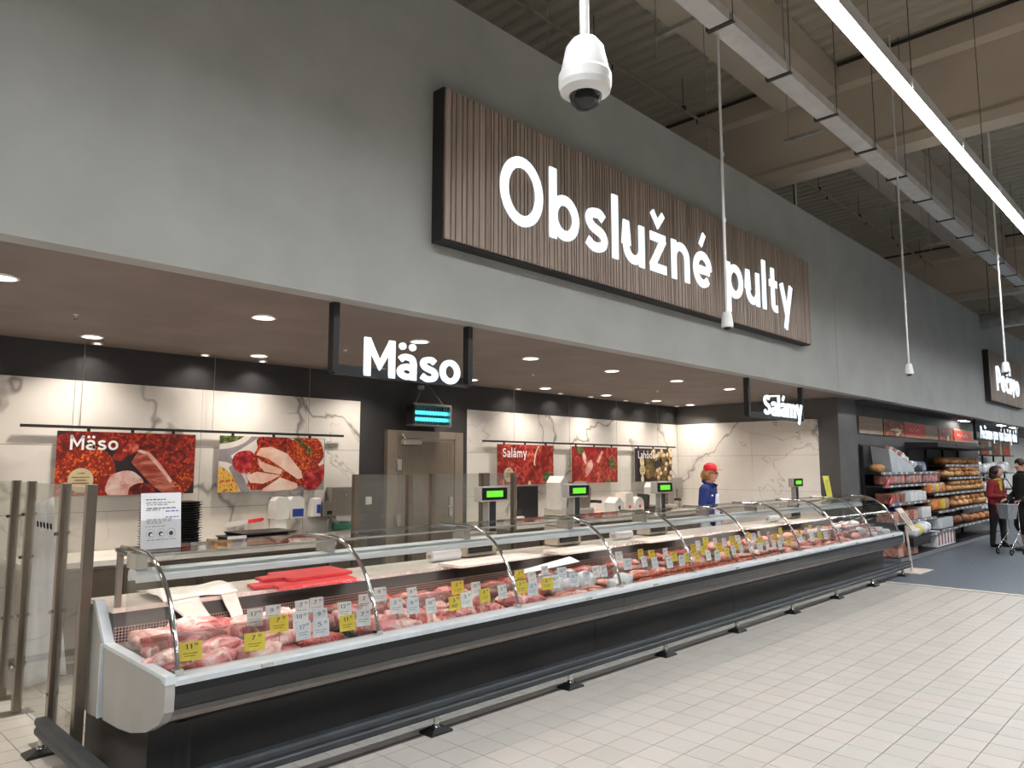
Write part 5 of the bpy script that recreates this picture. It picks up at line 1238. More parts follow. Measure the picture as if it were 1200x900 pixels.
t = thing('glass_screen', 'glass screen on two steel posts standing against the grey counter end', 'glass screen', (1.36, 4.60, 0))
screen_post(t, 0, -.015); screen_post(t, 0, .46, clips=(.28, 1.20, .75), gy=1)
MB().box(-.005, .005, .03, .42, .10, 1.48, 'screen_glass').build('pane', t); MB().box(-.005, .005, .50, 1.14, .08, 1.49, 'screen_glass').build('pane', t)
mk = MB()
for k in range(5): mk.add([(-.0062, .66+.075*k, 1.21), (-.0062, .70+.075*k, 1.21), (-.0062, .72+.075*k, 1.245), (-.0062, .68+.075*k, 1.245)], [(0, 1, 2, 3), (3, 2, 1, 0)], 'ink_grey')
mk.build('safety_marks', t)
YS = 5.6
t = thing('glass_screen', 'long glass screen on thin steel posts behind the counter before the steel door', 'glass screen', (3.79, YS, 0))
xs_ = [0, .60, .88, 1.58, 2.02]
for i, x in enumerate(xs_): screen_post(t, x, 0, .05 if i != 3 else .085, 1.53, (1.25, .7) if i in (1, 2) else (), gx=1)
for a, b in zip(xs_[:-1], xs_[1:]): MB().box(a+.035, b-.045, -.005, .005, .10, 1.525, 'screen_glass').build('pane', t)
# hanging white apron at the far left
mb = MB(); vs = []
for i in range(15):
    for j in range(9):
        u, v = j/8, i/14; w = .12+.20*v
        vs.append(((u-.5)*w+.06*v, .02*math.sin(u*14+v*2)*(.4+v), 1.45-1.31*v-.02*math.sin(u*5)))
mb.add(vs, [(i*9+j, i*9+j+1, (i+1)*9+j+1, (i+1)*9+j) for i in range(14) for j in range(8)], 'cloth_white', True)
o = mb.build('apron', None, (1.57, 6.35, -.10)); s_ = o.modifiers.new('thick', 'SOLIDIFY'); s_.thickness = .004; tag(o, 'white apron hanging before the left end of the worktop, behind the glass', 'apron')

# ================================================================== BAKERY
t = thing('bakery_shelving', 'long dark bakery shelving unit with pale price rails beside the far end of the counter', 'shelving', (13.36, 4.59, 0))
OX, OY = 13.36, 4.59
def shelf(x0, x1, y, z, th=.03, nm='shelf'):
    s = MB().box(x0-OX, x1-OX, y-OY, -.02, z-th, z, 'shelf_dark').build(nm, t)
    MB().box(x0-OX, x1-OX, y-OY-.012, y-OY, z-.038, z+.006, 'price_rail').build('price_rail', s)
    rr2 = random.Random(int(z*100)); x = x0-OX+.1; lb = MB()
    while x < x1-OX-.1: lb.box(x, x+.09, y-OY-.0145, y-OY-.012, z-.034, z+.002, 'tag_white'); x += rr2.uniform(.28, .5)
    q = lb.build('shelf_label', s); q['kind'] = 'stuff'
MB().box(0, 6.55, -.018, -.002, .02, 1.98, 'shelf_dark').build('back_panel', t)
MB().box(0, 7.45, -.57, -.02, .012, .075, 'price_rail').build('base', t)
MB().box(.02, 7.43, -.55, -.02, .0755, .085, 'shelf_dark').build('base_deck', t)
for x in (0, 1.25, 2.5, 3.75, 5.0, 6.25): MB().box(x-.015 if x else 0, x+.015, -.06, -.019, .076, 1.95, 'shelf_dark').build('upright', t)
for x0, x1, y, z in ((13.38, 16.75, 4.27, 1.49), (13.38, 17.05, 4.25, 1.27), (13.38, 15.84, 4.15, .965), (13.38, 15.84, 4.10, .655), (15.88, 17.1, 4.12, 1.07), (15.88, 17.1, 4.08, .74), (15.88, 17.1, 4.04, .40), (14.6, 15.84, 4.04, .37),
                     (17.13, 20.4, 4.22, 1.63), (17.13, 20.4, 4.18, 1.365), (17.13, 20.4, 4.14, 1.07), (17.13, 20.4, 4.08, .755), (17.13, 20.4, 4.04, .41)): shelf(x0, x1, y, z)
MB().prism([(-.02, 1.96), (-.60, 1.97), (-.60, 2.05), (-.02, 2.07)], 2.45, 7.05, 'x', 'shelf_dark').build('canopy', t)
MB().box(3.75, 7.05, -.612, -.601, 2.0, 2.045, 'dark_steel').build('canopy_edge', t)

# headers above the shelving
def header(x0, x1, kind, label, z0=2.17, z1=2.47):
    tt = thing('shelf_header', label, 'header', (x0, 4.595, z0)); w = x1-x0; hh = z1-z0
    if kind == 'wood': MB().box(0, w, -.02, 0, 0, hh, 'panel_wood').build('panel', tt, bev=.002)
    elif kind == 'pic1':
        MB().box(0, w, -.02, 0, 0, hh, 'poster_dark').build('panel', tt)
        sh = [('print_choc', blob(w*.55, hh*.62, w*.45, hh*.36, 0, seed=2)), ('print_cream', [(w*.25, hh*.38), (w*.62, hh*.52), (w*.95, hh*.42), (w*.7, hh*.3)]), ('print_choc', blob(w*.6, hh*.15, w*.4, hh*.16, 0, seed=3)), ('print_cream', [(w*.55, .04), (w*.75, .12), (w*.85, .08), (w*.65, .0)])]
        picture(w, hh, 'print_choc', sh).build('print', tt, loc=(0, -.0206, 0))
    elif kind == 'pic2':
        MB().box(0, w, -.02, 0, 0, hh, 'poster_dark').build('panel', tt)
        sh = [('print_roast', blob(w*(.1+.17*i), hh*(.45+.1*(i % 2)), .06, hh*.5, 8, seed=i)) for i in range(6)]+[('print_cream', blob(w*.62, hh*.2, .08, hh*.22, 0, seed=8))]
        picture(w, hh, 'print_choc', sh).build('print', tt, loc=(0, -.0206, 0))
    else:
        MB().box(0, w, -.02, 0, 0, hh, 'panel_wood').build('panel', tt, bev=.002)
        cd = MB().box(.02, kind, -.024, -.0205, .04, hh-.03, 'sign_red').build('card', tt)
        lt = MB(); rr3 = random.Random(int(x0)); x = kind*.2
        for q in range(6):   # blurred white word: only its strokes can be made out
            lt.ribbon([(x, hh*.40), (x, hh*.58)], .02, .001, 'paper_white'); lt.ribbon([(x, hh*(.42 if q % 2 else .56)), (x+.08, hh*(.42 if q % 2 else .56))], .018, .001, 'paper_white'); x += kind*.1
        lt.build('lettering', cd, loc=(0, -.0245, 0))
header(13.37, 14.60, 'wood', 'plain wooden header board above the shelving, nearest the counter')
header(14.64, 15.84, 'pic1', 'header picture of chocolate cake above the packaged cakes')
header(15.88, 18.2, 1.35, 'wooden header board with a red card and a short white word, middle of the shelving')
header(18.24, 19.45, 'pic2', 'header picture of long baked rolls above the bread shelves')
header(19.5, 21.75, 1.6, 'wooden header board with a red card, last of the row near the hanging sign')
for i, x in enumerate((26.75, 28.4, 29.9)):
    tt = thing('wall_card', ('dark card with a red lower half on the white bakery wall', 'dark card with small pictures on the white bakery wall', 'red brown card on the white bakery wall')[i]+' under the hanging letters', 'wall card', (x, 5.59, 1.93))
    MB().box(0, 1.12, -.02, -.002, 0, .49, 'print_brown').build('board', tt); MB().box(.2, .95, -.024, -.0205, .05, .27, 'sign_red' if i != 1 else 'print_choc').build('card', tt)
# dark wire rack further along
tt = thing('wire_rack', 'black wire rack with white goods standing against the white bakery wall', 'rack', (22.3, 5.2, 0))
fr = MB()
for x in (0, 1.4, 2.8, 4.2, 5.6): fr.cyl((x, 0, .012), (x, 0, 1.95), .025, n=6, mat='black_matte')
for z in (.4, .9, 1.4, 1.93): fr.box(0, 5.6, -.3, .3, z-.02, z, 'black_matte')
fr.build('frame', tt)
R2 = random.Random(8)
for z in (.4, .9, 1.4):
    for k in range(9):
        o = bpy.data.objects.new('food_bag', MESH['wrap'][k % 3]); C.objects.link(o); o.location = (22.65+.58*k, 5.1, z+.001); o.scale = (2.2, 2.0, 2.6)
        tag(o, 'white bag on the black wire rack, %s shelf, %s from left' % ('bottom' if z < .5 else 'middle' if z < 1 else 'upper', ORDN(k+1)), 'bag', 'white bags on the black wire rack')

# bread
def loaf_mesh(mat, rx, ry, rz, seed, cuts=3):
    mb = MB(); mb.ball((0, 0, rz*.85), (rx, ry, rz), mat, 18, 12, .10, seed); mb.v = [(p[0], p[1], max(0, p[2])) for p in mb.v]
    for k in range(cuts):
        u = (k+1)/(cuts+1)-.5; mb.tube([(u*rx*1.5-.03, -ry*.5, rz*1.55), (u*rx*1.5, 0, rz*1.80), (u*rx*1.5+.03, ry*.5, rz*1.55)], [.004, .011, .004], 5, 'crust_pale')
    return mb.mesh('bread')
BR = {'loaf': [loaf_mesh('crust', .15, .13, .085, i) for i in range(3)], 'bun': [loaf_mesh('crust_pale', .13, .12, .075, 10+i, 1) for i in range(3)],
      'round': [loaf_mesh('crust_dark', .17, .17, .11, 20+i, 2) for i in range(2)], 'pale': [loaf_mesh('crust_pale', .16, .13, .085, 30+i) for i in range(2)]}
def bread(kind, x, y, z, rz, label, grp, sc=1.0):
    o = bpy.data.objects.new({'loaf': 'bread_loaf', 'bun': 'bread_roll', 'round': 'round_loaf', 'pale': 'bread_loaf'}[kind], R2.choice(BR[kind])); C.objects.link(o)
    o.location = (x, y, z); o.rotation_euler = (0, 0, rz); o.scale = (sc,)*3; tag(o, label, 'bread', grp)
def fill(kinds, x0, x1, n, y, z, where, sc=1.0, rz0=1.4, row=''):
    for i in range(n):
        k = kinds[(i*len(kinds))//n]; x = x0+(x1-x0)*(i+.5)/n
        kn = {'loaf': 'brown crusty loaf', 'bun': 'pale bread roll', 'round': 'dark round loaf', 'pale': 'pale long loaf'}[k]
        bread(k, x, y+R2.uniform(-.02, .02), z+.002, rz0+R2.uniform(-.3, .3), '%s on the %s bread shelf%s, %s from left' % (kn, where, row.replace(', lying on the others', ' upper layer'), ORDN(i+1)), '%ss, %s bread shelf%s' % (kn, where, row), sc)
for w_, y, z, kinds, n in (('top', 4.40, 1.63, ['loaf', 'pale', 'loaf', 'pale'], 8), ('second', 4.36, 1.365, ['pale', 'loaf', 'bun'], 8), ('third', 4.32, 1.07, ['bun', 'bun', 'pale'], 8), ('fourth', 4.28, .755, ['pale', 'loaf', 'pale'], 7), ('bottom', 4.22, .41, ['round', 'loaf', 'loaf'], 6)):
    fill(kinds, 17.25, 20.3, n, y, z, w_)
fill(['bun', 'loaf', 'bun'], 17.5, 20.1, 7, 4.33, 1.365+.12, 'second', .85, row=', lying on the others')
fill(['bun', 'loaf'], 17.5, 20.1, 7, 4.30, 1.07+.12, 'third', .9, row=', lying on the others')
fill(['pale', 'loaf'], 17.5, 20.1, 6, 4.26, .755+.12, 'fourth', .85, row=', lying on the others')

# packaged goods, left bays
def box_thing(name, label, cat, x, y, z, w, d, hh, mat, grp=None, lidmat=None):
    tt = thing(name, label, cat, (x, y, z+.001), 0, grp)
    MB().box(-w/2, w/2, -d/2, d/2, 0, hh, mat).build('carton', tt, bev=.006)
    if lidmat: MB().box(-w/2+.02, w/2-.02, -d/2-.003, -d/2-.0005, hh*.25, hh*.75, lidmat).build('label', tt)
    return tt
bread('pale', 13.62, 4.40, 1.49, .3, 'wrapped pale loaf at the left end of the top package shelf', 'loaf by the display carton')
tt = thing('display_carton', 'tilted pale grey carton full of white and pinkish packs on the top package shelf', 'carton', (13.95, 4.42, 1.492))
MB().hexa([(0, -.16, 0), (1.25, -.16, 0), (1.25, .14, 0), (0, .14, 0), (-.12, -.16, .40), (1.25, -.16, .10), (1.25, .14, .42), (-.12, .14, .46)], 'carton_grey').build('carton', tt)
MB().hexa([(-.11, -.14, .40), (.5, -.14, .285), (.5, .12, .395), (-.11, .12, .455), (-.11, -.14, .41), (.5, -.14, .295), (.5, .12, .405), (-.11, .12, .465)], 'carton_brown').build('flap', tt)
for k in range(26):
    u = k % 9; v = k//9
    o = bpy.data.objects.new('food_pack', MESH['wrap' if k % 3 else 'pack'][k % 3]); C.objects.link(o)
    o.location = (14.45+.095*u+R2.uniform(-.02, .02), 4.30+.075*v, 1.492+.30-.025*u+.05*v); o.rotation_euler = (R2.uniform(-.6, .6), R2.uniform(-.6, .6), R2.uniform(0, 3)); o.scale = (.6, .6, .8)
    tag(o, 'small %s pack heaped in the tilted display carton, %s row, %s from left' % ('white' if k % 3 else 'pinkish', ('front', 'middle', 'back')[v], ORDN(u+1)), 'pack', 'packs in the tilted carton')
tt = thing('wire_basket', 'low wire basket front along the top package shelf', 'basket', (14.45, 4.275, 1.492))
wb_ = MB()
for k in range(34): wb_.cyl((.04*k, 0, .0), (.04*k, 0, .12), .004, n=4, mat='black_matte')
wb_.box(-.01, 1.34, -.005, .005, .115, .125, 'black_matte'); wb_.build('grid', tt)
o = bpy.data.objects.new('food_bag', MESH['wrap'][1]); C.objects.link(o); o.data = pack_mesh('pack_bluegrey', .5, .22, .20, 4); o.location = (16.0, 4.42, 1.492); tag(o, 'blue grey bag at the right end of the wire basket', 'bag')
for k in range(17):
    m = ('pack_print', 'pack_brown', 'pack_print_cool', 'pack_print', 'pack_print_cool')[k % 5] if k > 1 else 'pack_brown'
    o = bpy.data.objects.new('cake_pack', pack_mesh(m, .185, .16, .20+.03*(k > 9), k)); C.objects.link(o); o.location = (13.58+.208*k, 4.36, 1.272); tag(o, 'packaged cake in a printed bag on the second package shelf, %s from left' % ORDN(k+1), 'cake', 'packaged cakes on the second package shelf')
for k in range(5): box_thing('cake_box', 'white cake box on the third package shelf, %s from left' % ORDN(k+1), 'box', 14.5+.25*k, 4.32, .966, .235, .26, .17+.02*(k % 2), 'white_plastic' if k else 'carton_grey', 'white boxes on the third package shelf')
for k in range(3): box_thing('cake_box', 'brown cake box on the third package shelf, %s from left' % ORDN(k+1), 'box', 13.7+.26*k, 4.32, .966, .22, .26, .16, 'pack_brown', 'brown boxes on the third package shelf')
for k, m in enumerate(('pack_orange', 'pack_print', 'pack_yellow', 'pack_print', 'pack_orange')): o = bpy.data.objects.new('snack_bag', pack_mesh(m, .22, .16, .19, k)); C.objects.link(o); o.location = (16.0+.235*k, 4.28, 1.071); tag(o, 'bright snack bag on the middle short shelf, %s from left' % ORDN(k+1), 'bag', 'snack bags on the middle short shelf')
for k, m in enumerate(('pack_orange', 'pack_orange', 'pack_yellow', 'pack_print')): o = bpy.data.objects.new('snack_bag', pack_mesh(m, .28, .2, .24, 9+k)); C.objects.link(o); o.location = (16.04+.29*k, 4.25, .741); tag(o, '%s snack bag on the lower short shelf, %s from left' % (m.split('_')[1].replace('print', 'printed'), ORDN(k+1)), 'bag', 'snack bags on the lower short shelf')
box_thing('cake_box', 'white box before a large orange pack on the fourth package shelf', 'box', 15.35, 4.26, .656, .55, .26, .19, 'white_plastic', None, 'tag_blue')
o = bpy.data.objects.new('snack_bag', pack_mesh('pack_orange', .5, .14, .30, 33)); C.objects.link(o); o.location = (15.40, 4.48, .656); tag(o, 'large orange pack behind the white box on the fourth package shelf', 'bag')
for k in range(5): box_thing('cake_box', 'brown printed box on the fourth package shelf, %s from left' % ORDN(k+1), 'box', 13.6+.27*k, 4.27, .656, .25, .28, .17, 'pack_brown' if k % 2 else 'pack_print', 'brown boxes on the fourth package shelf')
o = bpy.data.objects.new('snack_bag', pack_mesh('pack_blue', .30, .16, .16, 35)); C.objects.link(o); o.location = (13.9, 4.25, .828); tag(o, 'dark blue bag lying on the brown boxes of the fourth package shelf', 'bag')
for k in range(3): box_thing('plastic_crate', 'grey plastic crate on the lowest package shelf, %s from left' % ORDN(k+1), 'crate', 16.1+.36*k, 4.25, .401, .34, .30, .20, 'carton_grey', 'grey crates on the lowest package shelf')
for k in range(6):
    tt = box_thing('crispbread_box', 'tall white box with a dark stripe on the shelving base, %s from left' % ORDN(k+1), 'box', 15.75+.21*k, 4.20, .086, .20, .28, .30, 'paper_white', 'tall striped boxes on the shelving base')
    MB().box(-.03, .06, -.144, -.1405, .03, .27, 'pack_brown').build('stripe', tt)
for k in range(8): box_thing('carton', 'reddish brown carton on the shelving base, %s layer, %s from left' % (('lower', 'upper')[k//4], ORDN(k % 4+1)), 'carton', 13.55+.27*(k % 4), 4.22, .086+.15*(k//4), .26, .30, .148, 'pack_brown' if k % 3 else 'pack_print', 'brown cartons on the shelving base')
tt = thing('plastic_crate', 'dark crate with white and yellow packs in front of the shelving beside the white stand', 'crate', (14.35, 3.98, .40))
MB().hexa([(-.5, -.02, -.16), (.5, -.02, -.16), (.5, .18, -.16), (-.5, .18, -.16), (-.55, -.04, .0), (.55, -.04, .0), (.55, .19, .0), (-.55, .19, .0)], 'shelf_dark').build('crate', tt)
for k, m in enumerate(('wrap_white', 'pack_yellow', 'wrap_white', 'wrap_white')): o = bpy.data.objects.new('food_pack', pack_mesh(m, .26, .2, .16, 50+k)); C.objects.link(o); o.location = (14.1+.2*k, 4.06, .402+.02*k); o.rotation_euler = (.3, 0, .4*k); tag(o, ('yellow' if k == 1 else 'white')+' pack lying in the dark crate by the shelving, %s from left' % ORDN(k+1), 'pack', None if k == 1 else 'white packs in the dark crate')
for i, z in enumerate((1.22, .90)):
    o = MB().prism([(-.14, -.06), (.10, .10), (.14, .04), (-.10, -.12)], -.006, 0, 'y', 'promo_red').build('promo_card', None, (13.48+.02*i, 4.06-.02*i+.13, z+.12)); tag(o, 'tilted red promotion card hanging from the %s package shelf' % ('second' if i == 0 else 'third'), 'promo card')
    m2 = MB(); m2.ribbon([(-.06, .0), (.06, .01)], .02, .001, 'paper_white'); m2.build('lettering', o, loc=(0, -.0065, 0), rot=(0, -.55, 0))
# white info stand at the end of the counter
tt = thing('info_stand', 'pale info stand on a thin pole with a slotted tilted top, by the shelving', 'stand', (12.42, 3.60, 0))
MB().box(-.17, .52, -.17, .17, .002, .012, 'stand_white').build('foot', tt, bev=.002)
MB().cyl((.1, .02, .012), (-.02, .04, .70), .018, n=10, mat='stand_white').build('pole', tt)
hp = MB()
for a, b in ((-.14, -.085), (-.03, .03), (.085, .14)): hp.hexa([(a+.16, -.04, .62), (b+.16, -.04, .62), (b+.16, -.02, .62), (a+.16, -.02, .62), (a-.08, .1, .95), (b-.08, .1, .95), (b-.08, .12, .95), (a-.08, .12, .95)], 'stand_white')
for z0, z1, o0, o1 in ((.62, .70, .16, .10), (.89, .96, -.04, -.09)): hp.hexa([(-.14+o0, -.042+(z0-.62)*.42, z0), (.14+o0, -.042+(z0-.62)*.42, z0), (.14+o0, -.02+(z0-.62)*.42, z0), (-.14+o0, -.02+(z0-.62)*.42, z0), (-.14+o1, -.042+(z1-.62)*.42, z1), (.14+o1, -.042+(z1-.62)*.42, z1), (.14+o1, -.02+(z1-.62)*.42, z1), (-.14+o1, -.02+(z1-.62)*.42, z1)], 'stand_white')
hp.build('head', tt)

# ================================================================== PEOPLE
def figure(name, label, loc, rz, caps, mats, voxel=.010):
    """one continuous body: tapered limbs joined by a voxel remesh; caps = (p0, p1, r0, r1, material key[, flat])"""
    mb = MB()
    for c in caps:
        p0, p1, r0, r1, k = c[:5]; p0 = Vector(p0); p1 = Vector(p1); n = 6
        ax = (p1-p0); ln = ax.length; d = ax.normalized() if ln > 1e-5 else Vector((0, 0, 1))
        fl = c[5] if len(c) > 5 else (1, 1)
        a = Vector((0, 1, 0)); a = (a-d*a.dot(d)); a = a.normalized() if a.length > .1 else d.orthogonal().normalized(); b = d.cross(a)
        rings = []; st = [(-1, t_) for t_ in (0.05, .35, .7, 1)]
        pts = [(p0-d*r0*math.cos(q)*min(fl), r0*math.sin(q)) for q in (.12, .5, .95, 1.4)]+[(p0.lerp(p1, i/n), r0+(r1-r0)*i/n) for i in range(n+1)]+[(p1+d*r1*math.cos(q)*min(fl), r1*math.sin(q)) for q in (1.4, .95, .5, .12)]
        m = 14
        for p, r in pts: rings += [p+a*math.cos(2*math.pi*i/m)*r*fl[0]+b*math.sin(2*math.pi*i/m)*r*fl[1] for i in range(m)]
        fs = [(i*m+j, i*m+(j+1) % m, (i+1)*m+(j+1) % m, (i+1)*m+j) for i in range(len(pts)-1) for j in range(m)]+[tuple(range(m))[::-1], tuple(range((len(pts)-1)*m, len(pts)*m))]
        mb.add(rings, fs, 'skin', True)
    o = mb.build('tmp_body'); rm = o.modifiers.new('r', 'REMESH'); rm.mode = 'VOXEL'; rm.voxel_size = voxel; rm.use_smooth_shade = True
    sm_ = o.modifiers.new('s', 'SMOOTH'); sm_.factor = .5; sm_.iterations = 3
    dg = bpy.context.evaluated_depsgraph_get(); me = bpy.data.meshes.new_from_object(o.evaluated_get(dg)); bpy.data.objects.remove(o)
    me.materials.clear(); keys = list(mats)
    for k in keys: me.materials.append(MATS[mats[k]])
    n = len(me.polygons); ctr = np.empty(n*3); me.polygons.foreach_get('center', ctr); ctr = ctr.reshape(-1, 3)
    best = np.full(n, 1e9); idx = np.zeros(n, int)
    for c in caps:
        p0, p1 = np.array(c[0], float), np.array(c[1], float); d = p1-p0; L2 = max(d @ d, 1e-9)
        u = np.clip(((ctr-p0) @ d)/L2, 0, 1); r = c[2]+(c[3]-c[2])*u; fl = np.mean(c[5]) if len(c) > 5 else 1
        q = np.linalg.norm(ctr-(p0+u[:, None]*d), axis=1)/(r*fl); w = q < best; best[w] = q[w]; idx[w] = keys.index(c[4])
    me.polygons.foreach_set('material_index', idx.astype(np.int32)); me.polygons.foreach_set('use_smooth', [True]*n); me.update()
    o = bpy.data.objects.new(name, me); C.objects.link(o); o.location = loc; o.rotation_euler = (0, 0, rz)
    return tag(o, label, 'person')
def head_caps(x, y, z, k='skin', s=1.0):
    return [((x, y, z+.02), (x+.005, y, z+.045), .082*s, .083*s, k, (.92, 1.08)), ((x+.022, y, z-.05), (x+.03, y, z-.02), .058*s, .066*s, k), ((x+.055, y, z-.085), (x+.05, y, z-.075), .026, .03, k),
            ((x+.088, y, z+.015), (x+.103, y, z-.022), .012, .017, k), ((x-.005, y+.082, z+.015), (x-.005, y+.084, z-.02), .015, .012, k), ((x-.005, y-.082, z+.015), (x-.005, y-.084, z-.02), .015, .012, k)]
def hand_caps(w, e, side, k='skin', curl=.5, palm=(0, 0, -1)):
    """palm, four unequal bent fingers, thumb; w wrist, e direction of the hand"""
    w = Vector(w); e = Vector(e).normalized(); pn = Vector(palm).normalized(); s = e.cross(pn).normalized()*side; out = []
    kn = w+e*.085; out.append((w+e*.01, kn-e*.01, .028, .036, k, (1, .62)))
    for i, l in enumerate((.060, .070, .066, .050)):
        b0 = kn+s*(.027-.018*i); b1 = b0+(e*(1-curl*.4)+pn*curl*.6)*l*.55; b2 = b1+(e*(1-curl)+pn*curl*1.1)*l*.5
        out += [(b0-e*.015, b1, .0100, .0092, k), (b1, b2, .0092, .0080, k)]
    t0 = w+e*.03+s*.026; t1 = t0+(e*.6+s*.8)*.035; out += [(t0, t1, .0125, .011, k), (t1, t1+(e*.9+pn*.3)*.03, .011, .009, k)]
    return out
def face(o, x, y, z):
    for sd in (1, -1):
        ey = MB(); ey.ball((0, 0, 0), .0125, 'eye_white', 10, 8).ball((.008, 0, 0), .0065, 'hair_dark', 8, 6); ey.build('eye', o, loc=(x+.072, y+sd*.033, z+.012))
        MB().tube([(x+.082, y+sd*.016, z+.038), (x+.083, y+sd*.034, z+.044), (x+.072, y+sd*.052, z+.036)], .004, 5, 'hair_dark').build('eyebrow', o)
    MB().tube([(x+.082, y-.024, z-.052), (x+.094, y, z-.050), (x+.082, y+.024, z-.052)], [.003, .006, .003], 6, 'lips').build('mouth', o)

# shop worker behind the counter (faces local +x)
HX, HZ = .035, 1.49
cp = [((0, 0, .98), (0, 0, 1.12), .155, .15, 'jk', (1.12, .82)), ((0, 0, 1.12), (.0, 0, 1.24), .152, .145, 'jk', (1.2, .8)), ((0, -.11, 1.285), (0, .11, 1.285), .075, .075, 'jk', (1, 1)), ((.0, 0, 1.30), (.02, 0, 1.40), .06, .052, 'skin'),
      ((0, 0, .84), (0, 0, .98), .16, .155, 'jk', (1.12, .85))]
for sd in (1, -1):
    cp += [((0, sd*.16, 1.275), (-.01, sd*.225, 1.03), .066, .052, 'jk'), ((-.01, sd*.225, 1.03), (.17, sd*.20, .90), .050, .036, 'jk')]
    cp += hand_caps((.18, sd*.197, .893), (.95, -sd*.15, -.2), sd, curl=.35)
    cp += [((0, sd*.085, .86), (.01, sd*.10, .47), .092, .066, 'tr'), ((.01, sd*.10, .47), (-.02, sd*.10, .09), .062, .044, 'tr'), ((-.03, sd*.10, .045), (.14, sd*.11, .04), .045, .038, 'sh')]
cp += head_caps(HX, 0, HZ)
wk = figure('person', 'shop worker in red cap, blue jacket and white apron behind the counter', (9.40, 5.28, .0), math.radians(-82), cp, {'skin': 'skin', 'jk': 'cloth_blue', 'tr': 'cloth_white', 'sh': 'rubber'})
face(wk, HX, 0, HZ)
m = MB(); m.ball((HX-.028, 0, HZ-.005), (.088, .095, .098), 'hair_blond', 18, 12, .06, 2); m.ball((HX-.075, 0, HZ-.02), (.06, .075, .085), 'hair_blond', 14, 10, .08, 5); m.build('hair', wk)
m = MB(); m.lathe([(.092, .0), (.095, .03), (.086, .07), (.055, .098), (0, .108)], 20, (HX+.002, 0, HZ+.052), 'cap_red'); m.prism([(HX+.05, -.075), (HX+.12, -.065), (HX+.165, -.03), (HX+.17, .03), (HX+.12, .065), (HX+.05, .075)], HZ+.052, HZ+.060, 'z', 'cap_red'); m.build('cap', wk, rot=(0, 0, 0))
m = MB(); m.tube([(HX+.094, -.03, HZ+.012), (HX+.086, -.06, HZ+.014), (HX-.01, -.09, HZ+.018)], .004, 5, 'black_plastic'); m.tube([(HX+.094, .03, HZ+.012), (HX+.086, .06, HZ+.014), (HX-.01, .09, HZ+.018)], .004, 5, 'black_plastic')
for sd in (1, -1): m.tube([(HX+.098, sd*.033+.022*math.cos(a*.7), HZ+.010+.017*math.sin(a*.7)) for a in range(10)], .003, 5, 'black_plastic', False)
m.build('glasses', wk)
m = MB(); vs = []
for i in range(13):
    for j in range(9):
        z = .50+.72*i/12; a = (j/8-.5)*(1.15 if z < 1.0 else 1.15-.45*(z-1.0)/.22); r = .127+.008*math.sin(j*2.2)*(z < .9)+(.012 if z > .95 else .02); vs.append((r*math.cos(a)*1.04, r*math.sin(a)*1.2, z))
m.add(vs, [(i*9+j, i*9+j+1, (i+1)*9+j+1, (i+1)*9+j) for i in range(12) for j in range(8)], 'cloth_white', True); ap = m.build('apron', wk); s_ = ap.modifiers.new('t', 'SOLIDIFY'); s_.thickness = .006
m = MB(); m.tube([(.045, .10, 1.345), (-.05, .075, 1.395), (-.075, 0, 1.405), (-.05, -.075, 1.395), (.045, -.10, 1.345)], [.012, .024, .026, .024, .012], 8, 'cloth_blue', flat=.5)
m.hexa([(.04, -.10, 1.34), (.10, -.055, 1.30), (.10, -.045, 1.30), (.03, -.06, 1.34), (.03, -.105, 1.36), (.115, -.075, 1.345), (.115, -.065, 1.345), (.02, -.065, 1.38)], 'cloth_blue'); m.hexa([(.04, .10, 1.34), (.10, .055, 1.30), (.10, .045, 1.30), (.03, .06, 1.34), (.03, .105, 1.36), (.115, .075, 1.345), (.115, .065, 1.345), (.02, .065, 1.38)], 'cloth_blue'); m.build('collar', wk)
MB().box(.098, .104, -.135, -.085, 1.19, 1.21, 'paper_white').build('name_badge', wk)

# shopper in the red jacket
HX, HZ = .045, 1.475
cp = [((0, 0, .92), (0, 0, 1.05), .15, .14, 'jk', (1.15, .85)), ((0, 0, 1.05), (0, 0, 1.22), .145, .14, 'jk', (1.18, .82)), ((0, -.105, 1.265), (0, .105, 1.265), .073, .073, 'jk'), ((.0, 0, 1.28), (.025, 0, 1.39), .058, .05, 'skin'),
      ((0, 0, .80), (0, 0, .92), .16, .155, 'jk', (1.12, .88)), ((0, 0, .72), (0, 0, .82), .155, .16, 'jk', (1.1, .9))]
for sd in (1, -1):
    cp += [((0, sd*.155, 1.255), (.0, sd*.215, 1.01), .064, .052, 'jk'), ((.0, sd*.215, 1.01), (.22, sd*.10, 1.00), .050, .036, 'jk')]
    cp += hand_caps((.225, sd*.095, 1.0), (.75, -sd*.55, -.1), sd, curl=.6)
    cp += [((0, sd*.08, .80), (.03*sd, sd*.10, .45), .098, .066, 'tr'), ((.03*sd, sd*.10, .45), (-.02+.05*sd, sd*.10, .09), .062, .048, 'tr'), ((-.03+.05*sd, sd*.10, .042), (.13+.05*sd, sd*.115, .038), .042, .034, 'sh')]
cp += head_caps(HX, 0, HZ)
wm = figure('person', 'woman in red jacket, yellow scarf and black trousers by the bread shelves', (17.45, 3.42, .002), math.radians(-112), cp, {'skin': 'skin', 'jk': 'cloth_red', 'tr': 'cloth_black', 'sh': 'leather_black'})
face(wm, HX, 0, HZ)
m = MB(); m.ball((HX-.022, 0, HZ+.035), (.115, .118, .105), 'hair_dark', 20, 14, .10, 3); m.ball((HX-.05, .05, HZ-.055), (.075, .068, .09), 'hair_dark', 14, 10, .12, 4); m.ball((HX-.05, -.05, HZ-.055), (.075, .068, .09), 'hair_dark', 14, 10, .12, 7)
